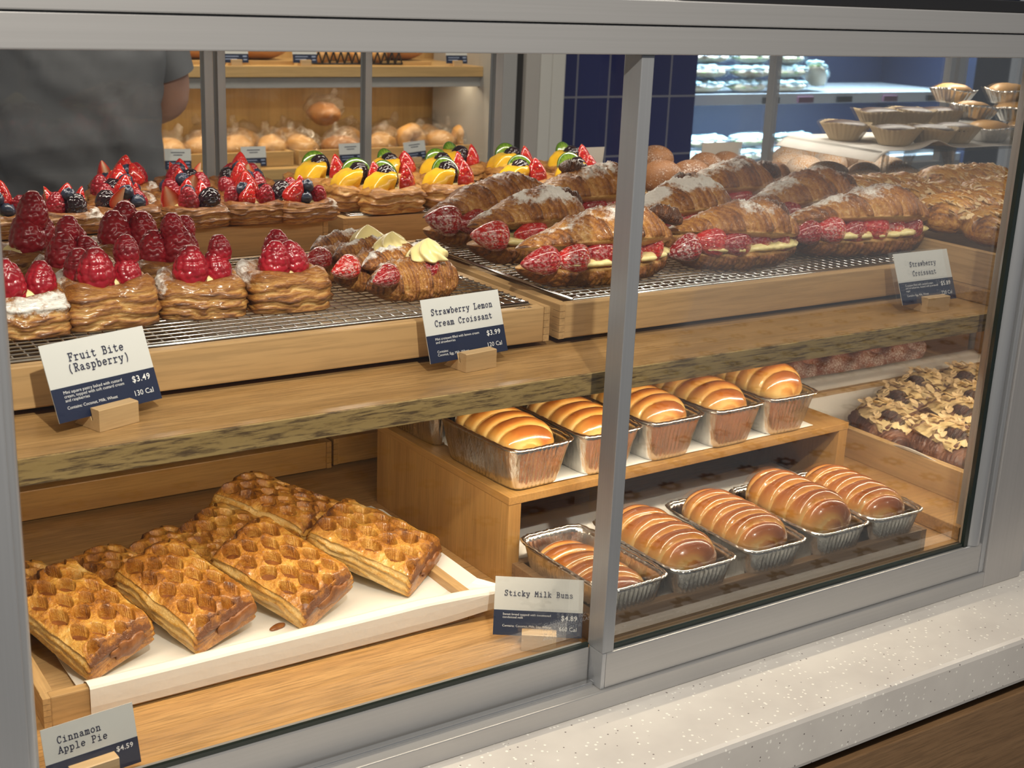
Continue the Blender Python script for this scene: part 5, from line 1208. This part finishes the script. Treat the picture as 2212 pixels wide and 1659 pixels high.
# ================================================================== chilled cabinet
cc = thing('chilled_cabinet', (3.1, 3.6, -1), label='open chilled cabinet with blue-white light behind the case', cat='refrigerator')
CW = plain('cabinet_white_metal', (.62, .66, .70), .35); CD = plain('cabinet_navy_metal', (.006, .012, .04), .5)
box('back_panel', 0, 1.95, .60, .63, 0, 2.3, CD, cc); box('side_panel', -.075, -.02, -.02, .62, 0, 2.3, plain('charcoal_side', (.02, .02, .022), .4), cc)
box('side_glass', -.019, -.012, 0, .6, .7, 2.2, ACRYL, cc, 0); box('side_panel', 1.95, 2.0, -.02, .62, 0, 2.3, CD, cc)
for z in (.905, 1.222):
    box('shelf_board', 0, 1.95, .02, .6, z - .02, z, CW, cc); box('shelf_lip', 0, 1.95, 0, .019, z - .045, z + .004, CW, cc)
box('base_cabinet', 0, 1.95, 0, .6, 0, .82, CD, cc); box('canopy', -.075, 2.0, -.05, .62, 2.31, 2.5, CD, cc)
for k, (x, z) in enumerate(((.50, 1.190), (.72, 1.190), (.98, 1.190), (1.30, 1.190), (1.62, 1.190), (.6, .873))):
    box('tag_holder', x, x + .10, -.012, -.001, z - .008, z + .02, BLACKM if k % 2 == 0 else plain('plum_tag', (.16, .06, .10), .5), cc)
SWM = plain('sandwich_bread', (.66, .52, .34), .6, bumpscale=40)
SWF = plain('cyan_lit_wrap', (.50, .76, .82), .22, coat=.6, bumpscale=60)  # bright cyan of the cabinet light is put into this wrap colour
def sandwich(seed):
    t = thing('wrapped_sandwich'); o = blob('bread', .105, .05, .024, SWM, seed, .12, 20, 30, 14, 0, pw=.7); o.parent = t; o.location = (0, 0, .027)
    o = blob('filling', .108, .053, .008, plain('lettuce_filling', (.32, .42, .14), .5, bumpscale=80), seed, .4, 60, 30, 10); o.parent = t; o.location = (0, 0, .027)
    o = blob('clear_wrap', .128, .062, .036, FILM, seed + 2, .30, 26, 36, 20, 0, pw=.75); o.parent = t; o.location = (0, 0, .032)
    o = blob('wrap_top', .112, .052, .016, SWF, seed + 6, .6, 38, 40, 14); o.parent = t; o.location = (0, .0, .046); return t
SWP = [Proto(sandwich(2)), Proto(sandwich(5))]
SU = [(3.30, 3.68, 0, 0), (3.57, 3.68, 0, 0), (3.82, 3.68, 0, 0), (3.32, 3.68, .066, 3), (3.59, 3.68, .066, -2), (3.84, 3.70, .064, 2), (3.34, 3.70, .130, 0), (3.60, 3.70, .130, 4), (4.03, 3.70, .05, 40), (3.85, 3.71, .128, 18)]
SL_ = [(3.33, 3.68, 0, 0), (3.60, 3.69, 0, 3), (3.86, 3.68, 0, -2), (3.36, 3.70, .066, 4), (3.66, 3.71, .066, -3), (3.92, 3.70, .064, 4), (4.10, 3.68, 0, 20)]
lv = ('bottom of its stack', 'middle of its stack', 'top of its stack')
for i, (x, y, dz, rz) in enumerate(SU):
    SWP[i % 2]((x, y, .2232 + dz), (0, R(28 if i == 8 else 0), R(rz)), 1, 'wrapped sandwich, upper chilled shelf, ' + (lv[i // 3] + ', ' + ('left', 'centre', 'right')[i % 3] if i < 8 else ('leaning at the right end', 'top of the right stack')[i - 8]), 'wrapped sandwiches', 'sandwich')
for i, (x, y, dz, rz) in enumerate(SL_):
    SWP[(i + 1) % 2]((x, y, -.0938 + dz), R(rz), 1, 'wrapped sandwich, lower chilled shelf, ' + (('lower layer', 'upper layer')[i // 3] + ', ' + ('left', 'centre', 'right')[i % 3] if i < 6 else 'at the far right'), 'wrapped sandwiches', 'sandwich')

# ================================================================== person behind the case
SKIN = plain('skin', (.46, .25, .18), .5, sss=.1); SHIRT = plain('charcoal_tshirt', (.13, .13, .14), .85, bumpscale=25); TROU = plain('grey_apron_cloth', (.20, .20, .20), .85, bumpscale=25)
pr = thing('person', (.165, 2.42, -1), label='person in a charcoal T-shirt standing behind the case, elbow out', cat='person')
def skin_body():
    J = {'pelvis': (0, 0, 1.02, .15), 'waist': (0, 0, 1.20, .135), 'chest': (0, 0, 1.45, .15), 'neck': (0, 0, 1.69, .065), 'head0': (0, .01, 1.78, .07), 'head1': (0, .02, 1.88, .105), 'head2': (0, .01, 1.96, .085)}
    E = [('pelvis', 'waist'), ('waist', 'chest'), ('chest', 'neck'), ('neck', 'head0'), ('head0', 'head1'), ('head1', 'head2')]
    for s, n in ((1, 'r'), (-1, 'l')):
        J.update({n + 'sh': (.20 * s, 0, 1.60, .068), n + 'el': (.262 * s, .03, 1.325, .050), n + 'wr': (.12 * s, .26, 1.26, .034), n + 'pa': (.08 * s, .33, 1.26, .034),
                  n + 'hip': (.10 * s, 0, .95, .10), n + 'kn': (.11 * s, .02, .52, .066), n + 'an': (.11 * s, -.01, .09, .045), n + 'to': (.12 * s, .15, .035, .035)})
        E += [('chest', n + 'sh'), (n + 'sh', n + 'el'), (n + 'el', n + 'wr'), (n + 'wr', n + 'pa'), ('pelvis', n + 'hip'), (n + 'hip', n + 'kn'), (n + 'kn', n + 'an'), (n + 'an', n + 'to')]
        for f, (dx, dz, L) in enumerate(((-.002, .026, .075), (-.006, .009, .085), (-.006, -.009, .080), (-.002, -.026, .062))):
            J['%sf%d' % (n, f)] = (.072 * s + dx * s, .365, 1.26 + dz, .010); J['%sg%d' % (n, f)] = ((.060 + dx) * s, .365 + L * .5, 1.258 + dz, .009); J['%sh%d' % (n, f)] = (.040 * s, .365 + L * .8, 1.252 + dz, .008)
            E += [(n + 'pa', '%sf%d' % (n, f)), ('%sf%d' % (n, f), '%sg%d' % (n, f)), ('%sg%d' % (n, f), '%sh%d' % (n, f))]
        J[n + 't0'] = (.06 * s, .315, 1.295, .012); J[n + 't1'] = (.045 * s, .345, 1.315, .010); E += [(n + 'wr', n + 't0'), (n + 't0', n + 't1')]
    K = list(J); me = bpy.data.meshes.new('body'); me.from_pydata([J[k][:3] for k in K], [(K.index(a), K.index(b)) for a, b in E], [])
    me.materials.append(SKIN); o = link(bpy.data.objects.new('body', me), pr); m = o.modifiers.new('skin', 'SKIN'); m.use_smooth_shade = True
    for i, k in enumerate(K):
        d = me.skin_vertices[0].data[i]; d.radius = (J[k][3],) * 2; d.use_root = (k == 'pelvis')
    o.modifiers.new('sub', 'SUBSURF').levels = 1; o.modifiers['sub'].render_levels = 2; return o
skin_body()
def shirt():
    nu, nv = 72, 60; u = np.linspace(0, 2 * np.pi, nu, endpoint=False); z = np.linspace(1.06, 1.67, nv); U, Z = np.meshgrid(u, z)
    rx = np.interp(z, [1.06, 1.15, 1.30, 1.45, 1.56, 1.63, 1.67], [.215, .207, .203, .212, .222, .17, .09])[:, None]; ry = np.interp(z, [1.06, 1.2, 1.45, 1.6, 1.67], [.165, .155, .17, .15, .08])[:, None]
    P = np.stack([np.cos(U) * 1.2, np.sin(U) * 1.2, Z * 3], -1); n = fbm(P + np.stack([Z * 2.2, U * 0, U * 0], -1), 1.9, 3, 5)
    fold = .018 * (n - .5) + .010 * np.abs(np.sin(7 * (Z * 1.4 + .35 * np.cos(U)) + 6 * n)) ** 3
    surf('t_shirt', (rx + fold) * np.cos(U), (ry + fold) * np.sin(U), Z, SHIRT, pr, cap=False)
    for s in (1, -1):
        nv2 = 14; q = np.linspace(0, 1, nv2); A, B = np.array((.16 * s, 0, 1.62)), np.array((.245 * s, .02, 1.40)); d = (B - A) / np.linalg.norm(B - A); a = np.array((0, 1, 0)); b = np.cross(d, a); UU = np.linspace(0, 2 * np.pi, 24, endpoint=False)
        C = np.array([[A + (B - A) * t + (.082 - .012 * t) * (math.cos(w) * a + math.sin(w) * b) * (1 + .05 * math.sin(3 * w + 5 * t)) for w in UU] for t in q])
        surf('sleeve', C[..., 0], C[..., 1], C[..., 2], SHIRT, pr, cap=False)
shirt()
def trousers():
    nu, nv = 40, 30; u = np.linspace(0, 2 * np.pi, nu, endpoint=False); z = np.linspace(.80, 1.10, nv); U, Z = np.meshgrid(u, z); n = fbm(np.stack([np.cos(U), np.sin(U), Z * 3], -1), 2, 2, 3)
    surf('trousers', (.20 + .02 * (n - .5)) * np.cos(U), (.155 + .02 * (n - .5)) * np.sin(U), Z, TROU, pr, cap=False)
    for s in (1, -1):
        z2 = np.linspace(.08, .84, nv); U2, Z2 = np.meshgrid(u, z2); r = np.interp(z2, [.08, .5, .84], [.062, .082, .115])[:, None]
        surf('trouser_leg', .11 * s + r * np.cos(U2), r * np.sin(U2) + .01, Z2, TROU, pr, cap=False)
trousers()
hr = blob('hair', .118, .128, .125, plain('dark_hair', (.02, .015, .012), .6, bumpscale=90), 4, .08, 30, 30, 20, 0); hr.parent = pr; hr.location = (0, -.012, 1.925)
